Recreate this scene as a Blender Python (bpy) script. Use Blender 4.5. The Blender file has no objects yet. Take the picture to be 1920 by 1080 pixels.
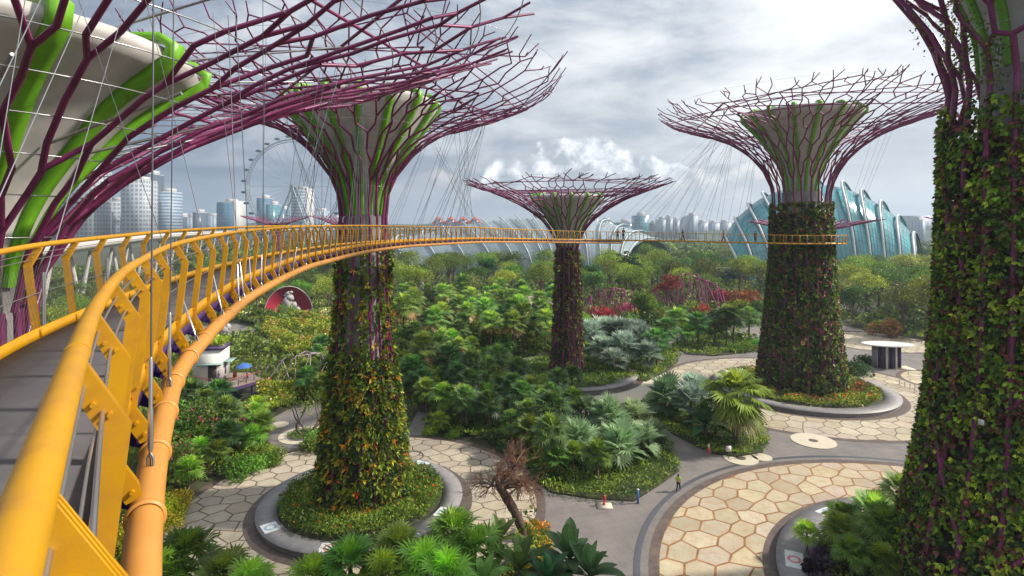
import bpy, math, random
import numpy as np
from mathutils import Vector

# ---------------------------------------------------------------- camera
SC = bpy.context.scene
COL = SC.collection
CZ = 24.2          # eye height above the plaza
FP = 1040.0        # focal length in photo pixels (1920 wide)
HY = 428.0         # horizon row
camd = bpy.data.cameras.new('camera')
camd.sensor_width = 36.0
camd.lens = 36.0 * FP / 1920.0
camd.shift_y = -(540.0 - HY) / 1920.0
camd.clip_start = 0.05
camd.clip_end = 12000
cam = bpy.data.objects.new('camera', camd)
COL.objects.link(cam)
cam.location = (0, 0, CZ)
cam.rotation_euler = (math.radians(90), 0, 0)
SC.camera = cam

# ---------------------------------------------------------------- world
SUN_DIR = Vector((0.80, 0.05, 0.62)).normalized()      # towards the sun
sun_el = math.asin(SUN_DIR.z)
sun_az = math.atan2(SUN_DIR.x, SUN_DIR.y)
W = bpy.data.worlds.new('World')
SC.world = W
W.use_nodes = True
wt = W.node_tree
wt.nodes.clear()
def wn(t, **k):
    n = wt.nodes.new(t)
    for a, b in k.items():
        setattr(n, a, b)
    return n
def wl(a, b):
    wt.links.new(a, b)
def wmath(op, a, b=None, c=None, clamp=False):
    n = wn('ShaderNodeMath', operation=op)
    n.use_clamp = clamp
    for i, v in enumerate((a, b, c)):
        if v is None:
            continue
        if isinstance(v, (int, float)):
            n.inputs[i].default_value = v
        else:
            wl(v, n.inputs[i])
    return n.outputs[0]
def wmix(f, a, b, blend='MIX'):
    n = wn('ShaderNodeMix', data_type='RGBA', blend_type=blend)
    for sock, v in ((n.inputs[0], f), (n.inputs[6], a), (n.inputs[7], b)):
        if isinstance(v, (int, float)):
            sock.default_value = v
        elif isinstance(v, tuple):
            sock.default_value = v + (1,) if len(v) == 3 else v
        else:
            wl(v, sock)
    return n.outputs[2]
def wnoise(vec, scale, detail, rough=0.55, lac=2.0, dist=0.0):
    n = wn('ShaderNodeTexNoise')
    wl(vec, n.inputs['Vector'])
    n.inputs['Scale'].default_value = scale
    n.inputs['Detail'].default_value = detail
    n.inputs['Roughness'].default_value = rough
    n.inputs['Lacunarity'].default_value = lac
    n.inputs['Distortion'].default_value = dist
    return n.outputs[0]
def wramp(f, pts):
    n = wn('ShaderNodeValToRGB')
    wl(f, n.inputs[0])
    e = n.color_ramp.elements
    while len(e) < len(pts):
        e.new(0.5)
    for i, (p, c) in enumerate(pts):
        e[i].position = p
        e[i].color = (c[0], c[1], c[2], 1) if not isinstance(c, (int, float)) else (c, c, c, 1)
    return n.outputs[0]
tc = wn('ShaderNodeTexCoord')
sep = wn('ShaderNodeSeparateXYZ'); wl(tc.outputs['Generated'], sep.inputs[0])
dx, dy, dz = sep.outputs
sky = wn('ShaderNodeTexSky', sky_type='NISHITA')
sky.sun_disc = False
sky.sun_elevation = sun_el
sky.sun_rotation = sun_az
sky.air_density = 1.0; sky.dust_density = 2.5
base = wmix(1.0, sky.outputs[0], (0.10, 0.10, 0.10), 'MULTIPLY')
# cloud deck: direction projected on a high plane
den = wmath('ADD', wmath('MAXIMUM', dz, 0.0), 0.22)
cx_ = wmath('DIVIDE', dx, den); cy_ = wmath('DIVIDE', dy, den)
comb = wn('ShaderNodeCombineXYZ'); wl(cx_, comb.inputs[0]); wl(cy_, comb.inputs[1])
n1 = wnoise(comb.outputs[0], 1.5, 10, 0.58, 2.1, 0.3)
n2 = wnoise(comb.outputs[0], 0.33, 3, 0.5)
mixn = wmath('ADD', wmath('MULTIPLY', n1, 0.70), wmath('MULTIPLY', n2, 0.30))
side = wmath('MULTIPLY_ADD', dx, 0.11, mixn)          # lighter towards the sun side
deck = wramp(side, [(0.39, (0.14, 0.17, 0.215)), (0.455, (0.235, 0.265, 0.31)), (0.505, (0.36, 0.38, 0.41)),
                    (0.56, (0.49, 0.50, 0.515)), (0.63, (0.62, 0.62, 0.62))])
cov = wramp(mixn, [(0.30, 0.80), (0.45, 1.0)])
c1 = wmix(cov, base, deck)
# low slate haze bank on the left horizon, paler on the right
el = wmath('MAXIMUM', dz, 0.0)
band = wmath('SUBTRACT', 1.0, wmath('MULTIPLY', el, 1.95), clamp=True)
band = wmath('POWER', band, 1.35)
leftness = wmath('MULTIPLY_ADD', dx, -0.95, 0.52, clamp=True)
bcol = wmix(leftness, (0.30, 0.325, 0.35), (0.055, 0.085, 0.13))
c2 = wmix(wmath('MULTIPLY', band, 0.86), c1, bcol)
# pale strip right at the horizon
strip = wmath('POWER', wmath('SUBTRACT', 1.0, wmath('MULTIPLY', el, 9.0), clamp=True), 1.5)
c2 = wmix(wmath('MULTIPLY', strip, 0.30), c2, (0.36, 0.42, 0.48))
# cumulus heads low over the domes
az = wmath('ARCTAN2', dx, dy)
def heads(az0, wid, top, amp, seed, lum):
    d = wmath('DIVIDE', wmath('SUBTRACT', az, az0), wid)
    g = wmath('MULTIPLY', wmath('MULTIPLY', d, d), -0.035)
    cc = wn('ShaderNodeCombineXYZ'); wl(az, cc.inputs[0]); wl(dz, cc.inputs[1]); cc.inputs[2].default_value = seed
    nn = wnoise(cc.outputs[0], 11.0, 9, 0.56, 2.1)
    n3 = wnoise(cc.outputs[0], 5.0, 2, 0.5)
    h = wmath('ADD', g, wmath('MULTIPLY', wmath('SUBTRACT', wmath('ADD', wmath('MULTIPLY', nn, .5), wmath('MULTIPLY', n3, .5)), 0.5), amp))
    e = wmath('ADD', wmath('SUBTRACT', h, dz), top)
    m = wmath('MULTIPLY', e, 130.0, clamp=True)
    fade = wmath('MULTIPLY', wmath('SUBTRACT', dz, 0.035), 16.0, clamp=True)
    m = wmath('MULTIPLY', m, fade)
    nb = wnoise(cc.outputs[0], 26.0, 6, 0.6)
    shade = wramp(wmath('ADD', nb, wmath('MULTIPLY', e, -2.2)), [(0.34, (0.22, 0.25, 0.285)), (0.46, (lum * .62, lum * .65, lum * .69)), (0.58, (lum, lum, lum))])
    return m, shade
for a in ((0.160, 0.16, 0.152, 0.17, 3.1, 0.70), (-0.12, 0.16, 0.095, 0.14, 7.7, 0.36), (0.37, 0.12, 0.105, 0.12, 5.3, 0.46)):
    m, sh = heads(*a)
    c2 = wmix(wmath('MULTIPLY', m, 0.92), c2, sh)
bg = wn('ShaderNodeBackground'); wl(c2, bg.inputs[0]); bg.inputs[1].default_value = 1.0
wo = wn('ShaderNodeOutputWorld'); wl(bg.outputs[0], wo.inputs[0])

sund = bpy.data.lights.new('sun', 'SUN')
sund.energy = 2.9
sund.angle = math.radians(3.0)
sund.color = (1.0, 0.93, 0.82)
sun = bpy.data.objects.new('sun', sund)
COL.objects.link(sun)
sun.rotation_euler = (-SUN_DIR).to_track_quat('-Z', 'Y').to_euler()
SC.view_settings.view_transform = 'Standard'
SC.view_settings.look = 'None'
SC.view_settings.gamma = 1.0
SC.view_settings.exposure = 1.15
SC.cycles.use_denoising = True
SC.cycles.max_bounces = 6
SC.cycles.diffuse_bounces = 3
SC.cycles.volume_bounces = 0
SC.cycles.transparent_max_bounces = 6

# ---------------------------------------------------------------- helpers
def px(x, y, z=0.0):
    """world point at height z seen at photo pixel (x, y)"""
    Y = (CZ - z) * FP / (y - HY)
    return ((x - 960.0) / FP * Y, Y, z)
def at(x, y, Y):
    """world point at depth Y seen at photo pixel (x, y)"""
    return ((x - 960.0) / FP * Y, Y, CZ + (HY - y) / FP * Y)

class MB:
    def __init__(s):
        s.V = []; s.F = []; s.n = 0
    def add(s, V, F, mi=0, col=None):
        V = np.asarray(V, float).reshape(-1, 3); F = np.asarray(F, int)
        if len(F) == 0:
            return
        s.V.append(V); s.F.append((F + s.n, mi, None if col is None else np.asarray(col, float))); s.n += len(V)
    def box(s, c, size, rz=0.0, mi=0, col=None):
        x, y, z = [v / 2.0 for v in size]
        P = np.array([(-x, -y, -z), (x, -y, -z), (x, y, -z), (-x, y, -z), (-x, -y, z), (x, -y, z), (x, y, z), (-x, y, z)])
        if rz:
            ca, sa = math.cos(rz), math.sin(rz)
            P = np.stack([P[:, 0] * ca - P[:, 1] * sa, P[:, 0] * sa + P[:, 1] * ca, P[:, 2]], 1)
        s.add(P + np.array(c), [(0, 3, 2, 1), (4, 5, 6, 7), (0, 1, 5, 4), (1, 2, 6, 5), (2, 3, 7, 6), (3, 0, 4, 7)], mi, col)
    def prism(s, P2, z0, z1, mi=0, col=None, z2=None):
        """vertical prism over a polygon of (x, y)"""
        n = len(P2)
        lo = [(p[0], p[1], z0) for p in P2]; hi = [(p[0], p[1], z1) for p in P2]
        s.add(lo + hi, [(i, (i + 1) % n, n + (i + 1) % n, n + i) for i in range(n)], mi, col)
        s.ngon(hi, mi, col)
        s.ngon(lo[::-1], mi, col)
    def ngon(s, P, mi=0, col=None):
        s.add(P, [tuple(range(len(P)))], mi, col)
    def tube(s, P, r, k=6, mi=0, col=None, caps=True, closed=False):
        P = np.asarray(P, float); n = len(P)
        if n < 2:
            return
        r = np.broadcast_to(np.asarray(r, float), (n,))
        T = np.gradient(P, axis=0) if not closed else np.roll(P, -1, 0) - np.roll(P, 1, 0)
        T /= np.linalg.norm(T, axis=1)[:, None] + 1e-12
        up = np.array([0, 0, 1.0]) if abs(T[:, 2]).mean() < 0.8 else np.array([0.31, 0.95, 0.0])
        A = np.cross(T, up); A /= np.linalg.norm(A, axis=1)[:, None] + 1e-12
        B = np.cross(T, A)
        th = np.arange(k) * 2 * math.pi / k
        V = (P[:, None, :] + r[:, None, None] * (A[:, None, :] * np.cos(th)[None, :, None] + B[:, None, :] * np.sin(th)[None, :, None])).reshape(-1, 3)
        m = n if closed else n - 1
        i = np.arange(m)[:, None]; j = np.arange(k)[None, :]
        i2 = (i + 1) % n; j2 = (j + 1) % k
        F = np.stack([i * k + j, i2 * k + j, i2 * k + j2, i * k + j2], -1).reshape(-1, 4)
        s.add(V, F, mi, col)
        if caps and not closed and r[0] > 0.004:
            s.add(V[:k], [tuple(range(k))], mi, col)
            s.add(V[-k:], [tuple(range(k))[::-1]], mi, col)
    def segs(s, A, B, ra, rb, k=5, mi=0, col=None):
        """many straight tubes at once; A, B (n,3)"""
        A = np.asarray(A, float); B = np.asarray(B, float); n = len(A)
        if n == 0:
            return
        ra = np.broadcast_to(np.asarray(ra, float), (n,)); rb = np.broadcast_to(np.asarray(rb, float), (n,))
        T = B - A; T /= np.linalg.norm(T, axis=1)[:, None] + 1e-12
        up = np.where(np.abs(T[:, 2:3]) < 0.9, np.array([[0, 0, 1.0]]), np.array([[1.0, 0, 0]]))
        U = np.cross(T, up); U /= np.linalg.norm(U, axis=1)[:, None] + 1e-12
        Wv = np.cross(T, U)
        th = np.arange(k) * 2 * math.pi / k
        D = U[:, None, :] * np.cos(th)[None, :, None] + Wv[:, None, :] * np.sin(th)[None, :, None]
        V = np.concatenate([A[:, None, :] + D * ra[:, None, None], B[:, None, :] + D * rb[:, None, None]], 1).reshape(-1, 3)
        b = (np.arange(n) * 2 * k)[:, None]; j = np.arange(k)[None, :]; j2 = (j + 1) % k
        F = np.stack([b + j, b + k + j, b + k + j2, b + j2], -1).reshape(-1, 4)
        s.add(V, F, mi, col)
    def lathe(s, prof, c=(0, 0), k=32, mi=0, col=None, a0=0.0, a1=2 * math.pi):
        prof = np.asarray(prof, float); n = len(prof)
        full = abs(a1 - a0 - 2 * math.pi) < 1e-6
        th = a0 + (a1 - a0) * np.arange(k if full else k + 1) / k
        m = len(th)
        V = np.stack([c[0] + prof[:, 0][:, None] * np.cos(th), c[1] + prof[:, 0][:, None] * np.sin(th), np.repeat(prof[:, 1][:, None], m, 1)], -1).reshape(-1, 3)
        i = np.arange(n - 1)[:, None]; j = np.arange(k)[None, :]; j2 = (j + 1) % m if full else j + 1
        F = np.stack([i * m + j, i * m + j2, (i + 1) * m + j2, (i + 1) * m + j], -1).reshape(-1, 4)
        s.add(V, F, mi, col)
    def ball(s, c, r, k=10, mi=0, col=None, sq=(1, 1, 1)):
        n = max(4, k // 2 + 1)
        ph = np.linspace(-math.pi / 2, math.pi / 2, n + 1)
        th = np.arange(k) * 2 * math.pi / k
        V = np.stack([np.cos(ph)[:, None] * np.cos(th), np.cos(ph)[:, None] * np.sin(th), np.repeat(np.sin(ph)[:, None], k, 1)], -1).reshape(-1, 3)
        V = V * r * np.array(sq) + np.array(c)
        i = np.arange(n)[:, None]; j = np.arange(k)[None, :]; j2 = (j + 1) % k
        F = np.stack([i * k + j, i * k + j2, (i + 1) * k + j2, (i + 1) * k + j], -1).reshape(-1, 4)
        s.add(V, F, mi, col)
    def build(s, name, mats, parent=None, smooth=False):
        me = bpy.data.meshes.new(name)
        V = np.concatenate(s.V); nv = len(V)
        lt = []; li = []; mi = []; cols = []; hascol = any(c is not None for _, _, c in s.F)
        for F, m, c in s.F:
            k = F.shape[1]
            lt.append(np.full(len(F), k)); li.append(F.reshape(-1)); mi.append(np.full(len(F), m))
            if hascol:
                if c is None:
                    c = np.array([1, 1, 1.0])
                if c.ndim == 1:
                    cc = np.tile(c[None, :3], (len(F) * k, 1))
                else:
                    cc = np.repeat(c[:, :3], k, 0)
                cols.append(cc)
        lt = np.concatenate(lt); li = np.concatenate(li); mi = np.concatenate(mi)
        me.vertices.add(nv); me.vertices.foreach_set('co', V.reshape(-1).astype(np.float32))
        me.loops.add(len(li)); me.loops.foreach_set('vertex_index', li.astype(np.int32))
        me.polygons.add(len(lt))
        me.polygons.foreach_set('loop_start', np.concatenate([[0], np.cumsum(lt)[:-1]]).astype(np.int32))
        me.polygons.foreach_set('material_index', mi.astype(np.int32))
        if smooth:
            me.polygons.foreach_set('use_smooth', np.ones(len(lt), bool))
        me.update(calc_edges=True)
        if hascol:
            ca = me.color_attributes.new('Col', 'FLOAT_COLOR', 'CORNER')
            cc = np.concatenate(cols)
            ca.data.foreach_set('color', np.concatenate([cc, np.ones((len(cc), 1))], 1).reshape(-1).astype(np.float32))
        if not isinstance(mats, (list, tuple)):
            mats = [mats]
        for m in mats:
            me.materials.append(m)
        o = bpy.data.objects.new(name, me)
        COL.objects.link(o)
        if parent is not None:
            o.parent = parent
        return o

def tag(o, label=None, cat=None, group=None, kind=None):
    if label: o['label'] = label
    if cat: o['category'] = cat
    if group: o['group'] = group
    if kind: o['kind'] = kind
    return o
def thing(name, label, cat, loc=(0, 0, 0), rz=0.0, group=None):
    o = bpy.data.objects.new(name, None)
    COL.objects.link(o)
    o.empty_display_size = 0.3
    o.location = loc; o.rotation_euler = (0, 0, rz)
    return tag(o, label, cat, group)
KIDS = {}
def reg(root):
    """remember a prototype's parts so copies need no search"""
    KIDS[root.name] = [o for o in bpy.data.objects if o.parent == root]
    for k in KIDS[root.name]:
        KIDS[k.name] = [o for o in bpy.data.objects if o.parent == k]
    return root
def copy_tree(o, loc, rz=0.0, sc=None, first=[set()]):
    if o.name not in first[0]:
        first[0].add(o.name); r = o
    else:
        r = o.copy(); COL.objects.link(r)
        for k in KIDS.get(o.name, []):
            c = k.copy(); COL.objects.link(c); c.parent = r
            for g in KIDS.get(k.name, []):
                d = g.copy(); COL.objects.link(d); d.parent = c
    r.location = loc; r.rotation_euler = (0, 0, rz)
    if sc is not None:
        r.scale = (sc, sc, sc) if isinstance(sc, (int, float)) else sc
    return r
def catmull(P, per=8):
    P = np.asarray(P, float)
    Q = np.vstack([2 * P[0] - P[1], P, 2 * P[-1] - P[-2]])
    out = []
    for i in range(1, len(Q) - 2):
        p0, p1, p2, p3 = Q[i - 1], Q[i], Q[i + 1], Q[i + 2]
        for t in np.linspace(0, 1, per, endpoint=False):
            out.append(0.5 * ((2 * p1) + (-p0 + p2) * t + (2 * p0 - 5 * p1 + 4 * p2 - p3) * t ** 2 + (-p0 + 3 * p1 - 3 * p2 + p3) * t ** 3))
    out.append(Q[-2])
    return np.array(out)
def resample(P, step=None, n=None):
    P = np.asarray(P, float)
    s = np.concatenate([[0], np.cumsum(np.linalg.norm(np.diff(P, axis=0), axis=1))])
    t = np.linspace(0, s[-1], n) if n else np.arange(0, s[-1], step)
    return np.stack([np.interp(t, s, P[:, i]) for i in range(P.shape[1])], 1), t

# ---------------------------------------------------------------- materials
def mat(name, col, rough=0.6, metal=0.0, var=0.12, scale=3.0, bump=0.0, bscale=40.0, attr=False, rnd=0.0, spec=0.5, trans=0.0, coat=0.0, dirt=None, dscale=0.8, obj=False):
    m = bpy.data.materials.new(name); m.use_nodes = True
    nt = m.node_tree; b = nt.nodes['Principled BSDF']
    b.inputs['Roughness'].default_value = rough; b.inputs['Metallic'].default_value = metal
    b.inputs['Specular IOR Level'].default_value = spec
    b.inputs['Coat Weight'].default_value = coat
    L = nt.links.new
    tcn = nt.nodes.new('ShaderNodeTexCoord')
    pos = nt.nodes.new('ShaderNodeNewGeometry').outputs['Position'] if not obj else tcn.outputs['Object']
    def noise(sc, det=4, rg=0.55):
        n = nt.nodes.new('ShaderNodeTexNoise'); L(pos, n.inputs['Vector'])
        n.inputs['Scale'].default_value = sc; n.inputs['Detail'].default_value = det; n.inputs['Roughness'].default_value = rg
        return n.outputs[0]
    if attr:
        a = nt.nodes.new('ShaderNodeVertexColor'); a.layer_name = 'Col'; c = a.outputs[0]
        if col is not None:
            mm = nt.nodes.new('ShaderNodeMix'); mm.data_type = 'RGBA'; mm.blend_type = 'MULTIPLY'; mm.inputs[0].default_value = 1
            L(c, mm.inputs[6]); mm.inputs[7].default_value = col + (1,); c = mm.outputs[2]
    else:
        r = nt.nodes.new('ShaderNodeRGB'); r.outputs[0].default_value = col + (1,); c = r.outputs[0]
    if var:
        h = nt.nodes.new('ShaderNodeHueSaturation'); L(c, h.inputs['Color'])
        mr = nt.nodes.new('ShaderNodeMapRange'); L(noise(scale), mr.inputs[0])
        mr.inputs[1].default_value = 0.3; mr.inputs[2].default_value = 0.7
        mr.inputs[3].default_value = 1 - var; mr.inputs[4].default_value = 1 + var
        L(mr.outputs[0], h.inputs['Value']); c = h.outputs[0]
    if rnd:
        oi = nt.nodes.new('ShaderNodeObjectInfo')
        h = nt.nodes.new('ShaderNodeHueSaturation'); L(c, h.inputs['Color'])
        mr = nt.nodes.new('ShaderNodeMapRange'); L(oi.outputs['Random'], mr.inputs[0])
        mr.inputs[3].default_value = 0.5 - 0.028 * rnd; mr.inputs[4].default_value = 0.5 + 0.03 * rnd
        L(mr.outputs[0], h.inputs['Hue'])
        m3 = nt.nodes.new('ShaderNodeMath'); m3.operation = 'MULTIPLY'; L(oi.outputs['Random'], m3.inputs[0]); m3.inputs[1].default_value = 7.31
        m4 = nt.nodes.new('ShaderNodeMath'); m4.operation = 'FRACT'; L(m3.outputs[0], m4.inputs[0])
        mr2 = nt.nodes.new('ShaderNodeMapRange'); L(m4.outputs[0], mr2.inputs[0])
        mr2.inputs[3].default_value = 1 - 0.4 * rnd; mr2.inputs[4].default_value = 1 + 0.4 * rnd
        L(mr2.outputs[0], h.inputs['Value']); c = h.outputs[0]
    if dirt:
        mm = nt.nodes.new('ShaderNodeMix'); mm.data_type = 'RGBA'
        mr = nt.nodes.new('ShaderNodeMapRange'); L(noise(dscale, 7, 0.65), mr.inputs[0])
        mr.inputs[1].default_value = 0.46; mr.inputs[2].default_value = 0.66; mr.inputs[3].default_value = 0; mr.inputs[4].default_value = dirt[1]
        L(mr.outputs[0], mm.inputs[0]); L(c, mm.inputs[6]); mm.inputs[7].default_value = dirt[0] + (1,); c = mm.outputs[2]
    L(c, b.inputs['Base Color'])
    if trans:
        tr = nt.nodes.new('ShaderNodeBsdfTranslucent'); L(c, tr.inputs[0])
        ms = nt.nodes.new('ShaderNodeMixShader'); ms.inputs[0].default_value = trans
        L(b.outputs[0], ms.inputs[1]); L(tr.outputs[0], ms.inputs[2])
        L(ms.outputs[0], nt.nodes['Material Output'].inputs[0])
    if bump:
        bp = nt.nodes.new('ShaderNodeBump'); L(noise(bscale, 5), bp.inputs['Height'])
        bp.inputs['Strength'].default_value = bump; bp.inputs['Distance'].default_value = 0.02
        L(bp.outputs[0], b.inputs['Normal'])
    return m
M = {}
M['yellow'] = mat('yellow_paint', (0.52, 0.255, 0.003), 0.42, var=0.10, scale=1.6, spec=0.45, coat=0.05, dirt=((0.40, 0.17, 0.03), 0.5), dscale=7.0, bump=0.05, bscale=300)
M['pipe'] = mat('pipe_paint', (0.52, 0.23, 0.04), 0.5, var=0.08, scale=2.0, coat=0.1, dirt=((0.5, 0.24, 0.07), 0.3), dscale=3.0)
M['violet'] = mat('violet_paint', (0.05, 0.025, 0.13), 0.45, var=0.15)
M['deck'] = mat('deck_coating', (0.075, 0.069, 0.074), 0.8, var=0.10, scale=2.0, bump=0.25, bscale=180, dirt=((0.115, 0.105, 0.11), 0.5), dscale=2.2)
M['steel'] = mat('stainless_steel', (0.5, 0.49, 0.5), 0.3, metal=0.85, var=0.1)
M['cable'] = mat('cable_steel', (0.11, 0.11, 0.125), 0.45, metal=0.3, var=0.1)
M['purple'] = mat('purple_steel', (0.20, 0.022, 0.10), 0.42, var=0.22, scale=1.2, dirt=((0.07, 0.012, 0.05), 0.5), dscale=1.0)
M['purple_dark'] = mat('weathered_purple_steel', (0.10, 0.018, 0.055), 0.45, var=0.2, scale=0.8)
M['green'] = mat('green_paint', (0.15, 0.40, 0.015), 0.4, var=0.1, scale=1.0, dirt=((0.05, 0.16, 0.01), 0.4), dscale=1.5)
M['concrete'] = mat('pale_concrete', (0.50, 0.475, 0.45), 0.75, var=0.12, scale=0.8, dirt=((0.22, 0.20, 0.19), 0.4), dscale=0.5)
M['core'] = mat('trunk_concrete', (0.30, 0.28, 0.27), 0.8, var=0.2, scale=1.0, dirt=((0.12, 0.11, 0.10), 0.6), dscale=0.7)
M['soilwall'] = mat('planting_panel', (0.045, 0.035, 0.025), 0.95, var=0.5, scale=2.5)
M['white'] = mat('white_steel', (0.62, 0.62, 0.62), 0.4, var=0.06)
M['leaf'] = mat('leaf', (2.45, 2.3, 1.75), 0.5, var=0.25, scale=0.9, attr=True, trans=0.34, spec=0.35)
M['leafr'] = mat('tree_leaf', (2.15, 2.15, 1.6), 0.5, var=0.25, scale=0.35, attr=True, rnd=1.35, trans=0.36, spec=0.3)
M['palm'] = mat('palm_leaf', (2.45, 2.35, 1.95), 0.42, var=0.2, scale=1.2, attr=True, rnd=1.15, trans=0.32, spec=0.4)
M['bark'] = mat('bark', (0.13, 0.095, 0.065), 0.9, var=0.35, scale=4.0, bump=0.6, bscale=14)

def stone_mat(name, stain, amt):
    m = mat(name, None, 0.8, var=0.10, scale=0.5, attr=True, dirt=(stain, amt), dscale=1.3, bump=0.2, bscale=25)
    nt = m.node_tree; L = nt.links.new; b = nt.nodes['Principled BSDF']; src = b.inputs['Base Color'].links[0].from_socket
    g = nt.nodes.new('ShaderNodeNewGeometry'); n = nt.nodes.new('ShaderNodeTexNoise'); L(g.outputs['Position'], n.inputs['Vector']); n.inputs['Scale'].default_value = 6.0; n.inputs['Detail'].default_value = 6
    r = nt.nodes.new('ShaderNodeMapRange'); L(n.outputs[0], r.inputs[0]); r.inputs[1].default_value = .60; r.inputs[2].default_value = .72; r.inputs[4].default_value = .55
    mx = nt.nodes.new('ShaderNodeMix'); mx.data_type = 'RGBA'; L(r.outputs[0], mx.inputs[0]); L(src, mx.inputs[6]); mx.inputs[7].default_value = (.17, .12, .07, 1)
    L(mx.outputs[2], b.inputs['Base Color']); return m
M['pave_grey'] = stone_mat('stone_paving', (.34, .26, .17), .6)
M['pave_warm'] = stone_mat('sandstone_paving', (.38, .26, .14), .6)
M['joint_grey'] = mat('stone_joint', (.13, .095, .07), .9, var=.3, scale=1.0)
M['joint_warm'] = mat('sandstone_joint', (.27, .125, .05), .9, var=.3, scale=1.0)
def stones(c, r0, r1, z, m, colr, s, jw, seed):
    """crazy paving: jittered honeycomb slabs clipped to a ring"""
    rng = np.random.default_rng(seed); Rr = s / math.sqrt(3); jit = {}
    def vert(x, y):
        k = (round(x * 8), round(y * 8))
        if k not in jit: jit[k] = rng.normal(0, .125, 2) * Rr
        return np.array([x, y]) + jit[k]
    b = MB(); n = int(r1 / s) + 2; a0 = rng.uniform(0, 1); ca, sa = math.cos(a0), math.sin(a0)
    for i in range(-n * 2, n * 2):
        for j in range(-n * 2, n * 2):
            x = s * (i + .5 * (j % 2)); y = s * .866 * j * .82
            if not (r0 - s < math.hypot(x, y) < r1 + s * .5): continue
            P = np.array([vert(x + Rr * math.sin(math.radians(60 * q)), y + Rr * .82 * math.cos(math.radians(60 * q))) for q in range(6)])
            P = np.stack([P[:, 0] * ca - P[:, 1] * sa, P[:, 0] * sa + P[:, 1] * ca], 1); o = P.mean(0)
            d = P - o; L_ = np.linalg.norm(d, axis=1)[:, None]; P = o + d * (1 - jw / L_)
            h = np.linalg.norm(P, axis=1); P = np.where((h > r1 - .04)[:, None], P * ((r1 - .04) / h)[:, None], P)
            if math.hypot(*o) > r1 - .1: 
                if (h > r1).sum() > 4: continue
            cc = np.array(colr) * math.exp(rng.normal(0, .10)) * np.array([1, 1 + rng.normal(0, .02), 1 + rng.normal(0, .05)])
            b.add([(c[0] + q[0], c[1] + q[1], z) for q in P[::-1]], [tuple(range(6))], 0, cc[None])
    return tag(b.build('paving', m), kind='structure')
M['ring_dark'] = mat('dark_kerb_stone', (0.10, 0.075, 0.065), 0.7, var=0.25, scale=2, dirt=((0.17, 0.12, 0.09), 0.6))
M['granite'] = mat('grey_granite', (0.25, 0.235, 0.235), 0.55, var=0.12, scale=1.5, dirt=((0.17, 0.15, 0.15), 0.5), dscale=1.2)
M['cream'] = mat('cream_stone', (0.55, 0.49, 0.38), 0.8, var=0.08)
M['asphalt'] = mat('path_surface', (0.20, 0.178, 0.165), 0.85, var=0.14, scale=0.35, bump=0.3, bscale=60, dirt=((0.12, 0.11, 0.11), 0.6), dscale=0.28)
def lines(m, kind):
    nt = m.node_tree; L = nt.links.new; b = nt.nodes['Principled BSDF']; src = b.inputs['Base Color'].links[0].from_socket
    tcn = nt.nodes.new('ShaderNodeTexCoord'); sp = nt.nodes.new('ShaderNodeSeparateXYZ'); L(tcn.outputs['Object'], sp.inputs[0])
    def mt(op, a, b_=None):
        n = nt.nodes.new('ShaderNodeMath'); n.operation = op
        for i, v in enumerate((a, b_)):
            if isinstance(v, (int, float)): n.inputs[i].default_value = v
            elif v is not None: L(v, n.inputs[i])
        return n.outputs[0]
    if kind == 'grid':
        u = mt('LESS_THAN', mt('FRACT', mt('MULTIPLY', mt('ADD', sp.outputs[0], mt('MULTIPLY', sp.outputs[1], .35)), 1.1)), .035)
        v = mt('LESS_THAN', mt('FRACT', mt('MULTIPLY', mt('SUBTRACT', sp.outputs[1], mt('MULTIPLY', sp.outputs[0], .35)), 1.1)), .035)
        f = mt('MULTIPLY', mt('MAXIMUM', u, v), .45)
    else:
        f = mt('MULTIPLY', mt('LESS_THAN', mt('FRACT', mt('MULTIPLY', mt('ARCTAN2', sp.outputs[1], sp.outputs[0]), 9.0)), .02), .7)
    mx = nt.nodes.new('ShaderNodeMix'); mx.data_type = 'RGBA'; L(f, mx.inputs[0]); L(src, mx.inputs[6]); mx.inputs[7].default_value = (.06, .055, .05, 1)
    L(mx.outputs[2], b.inputs['Base Color'])
lines(M['asphalt'], 'grid'); lines(M['granite'], 'radial')
M['soil'] = mat('planted_soil', (0.045, 0.055, 0.022), 0.95, var=0.5, scale=0.6, dirt=((0.07, 0.055, 0.03), 0.8), dscale=1.3)

# ---------------------------------------------------------------- ground and paths
def sheet(name, P, z, m, kind='structure'):
    b = MB(); b.ngon([(p[0], p[1], z) for p in P]); o = b.build(name, m); tag(o, kind=kind); return o
b = MB(); b.lathe([(0.01, 0), (60, 0), (400, 0), (2500, 0)], k=64); b.build('ground', M['soil'])['kind'] = 'structure'
def pp(L, z=0.0):
    return [px(x, y, z)[:2] for x, y in L]
AREA = pp([(930, 1400), (985, 985), (1000, 900), (1080, 760), (1100, 690), (1130, 660), (1260, 640), (1400, 614), (1560, 604), (1700, 640), (1900, 690), (2700, 760), (3300, 1400)])
sheet('path', AREA, 0.012, M['asphalt'])
sheet('path', pp([(482, 800), (512, 862), (560, 885), (640, 850), (660, 800), (650, 770), (600, 755), (560, 757)]), 0.012, M['asphalt'])
sheet('path', pp([(764, 832), (800, 834), (795, 800), (803, 775), (783, 772), (768, 800)]), 0.012, M['asphalt'])
sheet('path', pp([(300, 650), (400, 645), (450, 632), (485, 618), (440, 606), (380, 612), (250, 640)]), 0.012, M['asphalt'])
sheet('path', pp([(1575, 604), (1640, 592), (1660, 580), (1610, 572), (1560, 570), (1540, 580), (1625, 590)]), 0.016, M['asphalt'])

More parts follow.
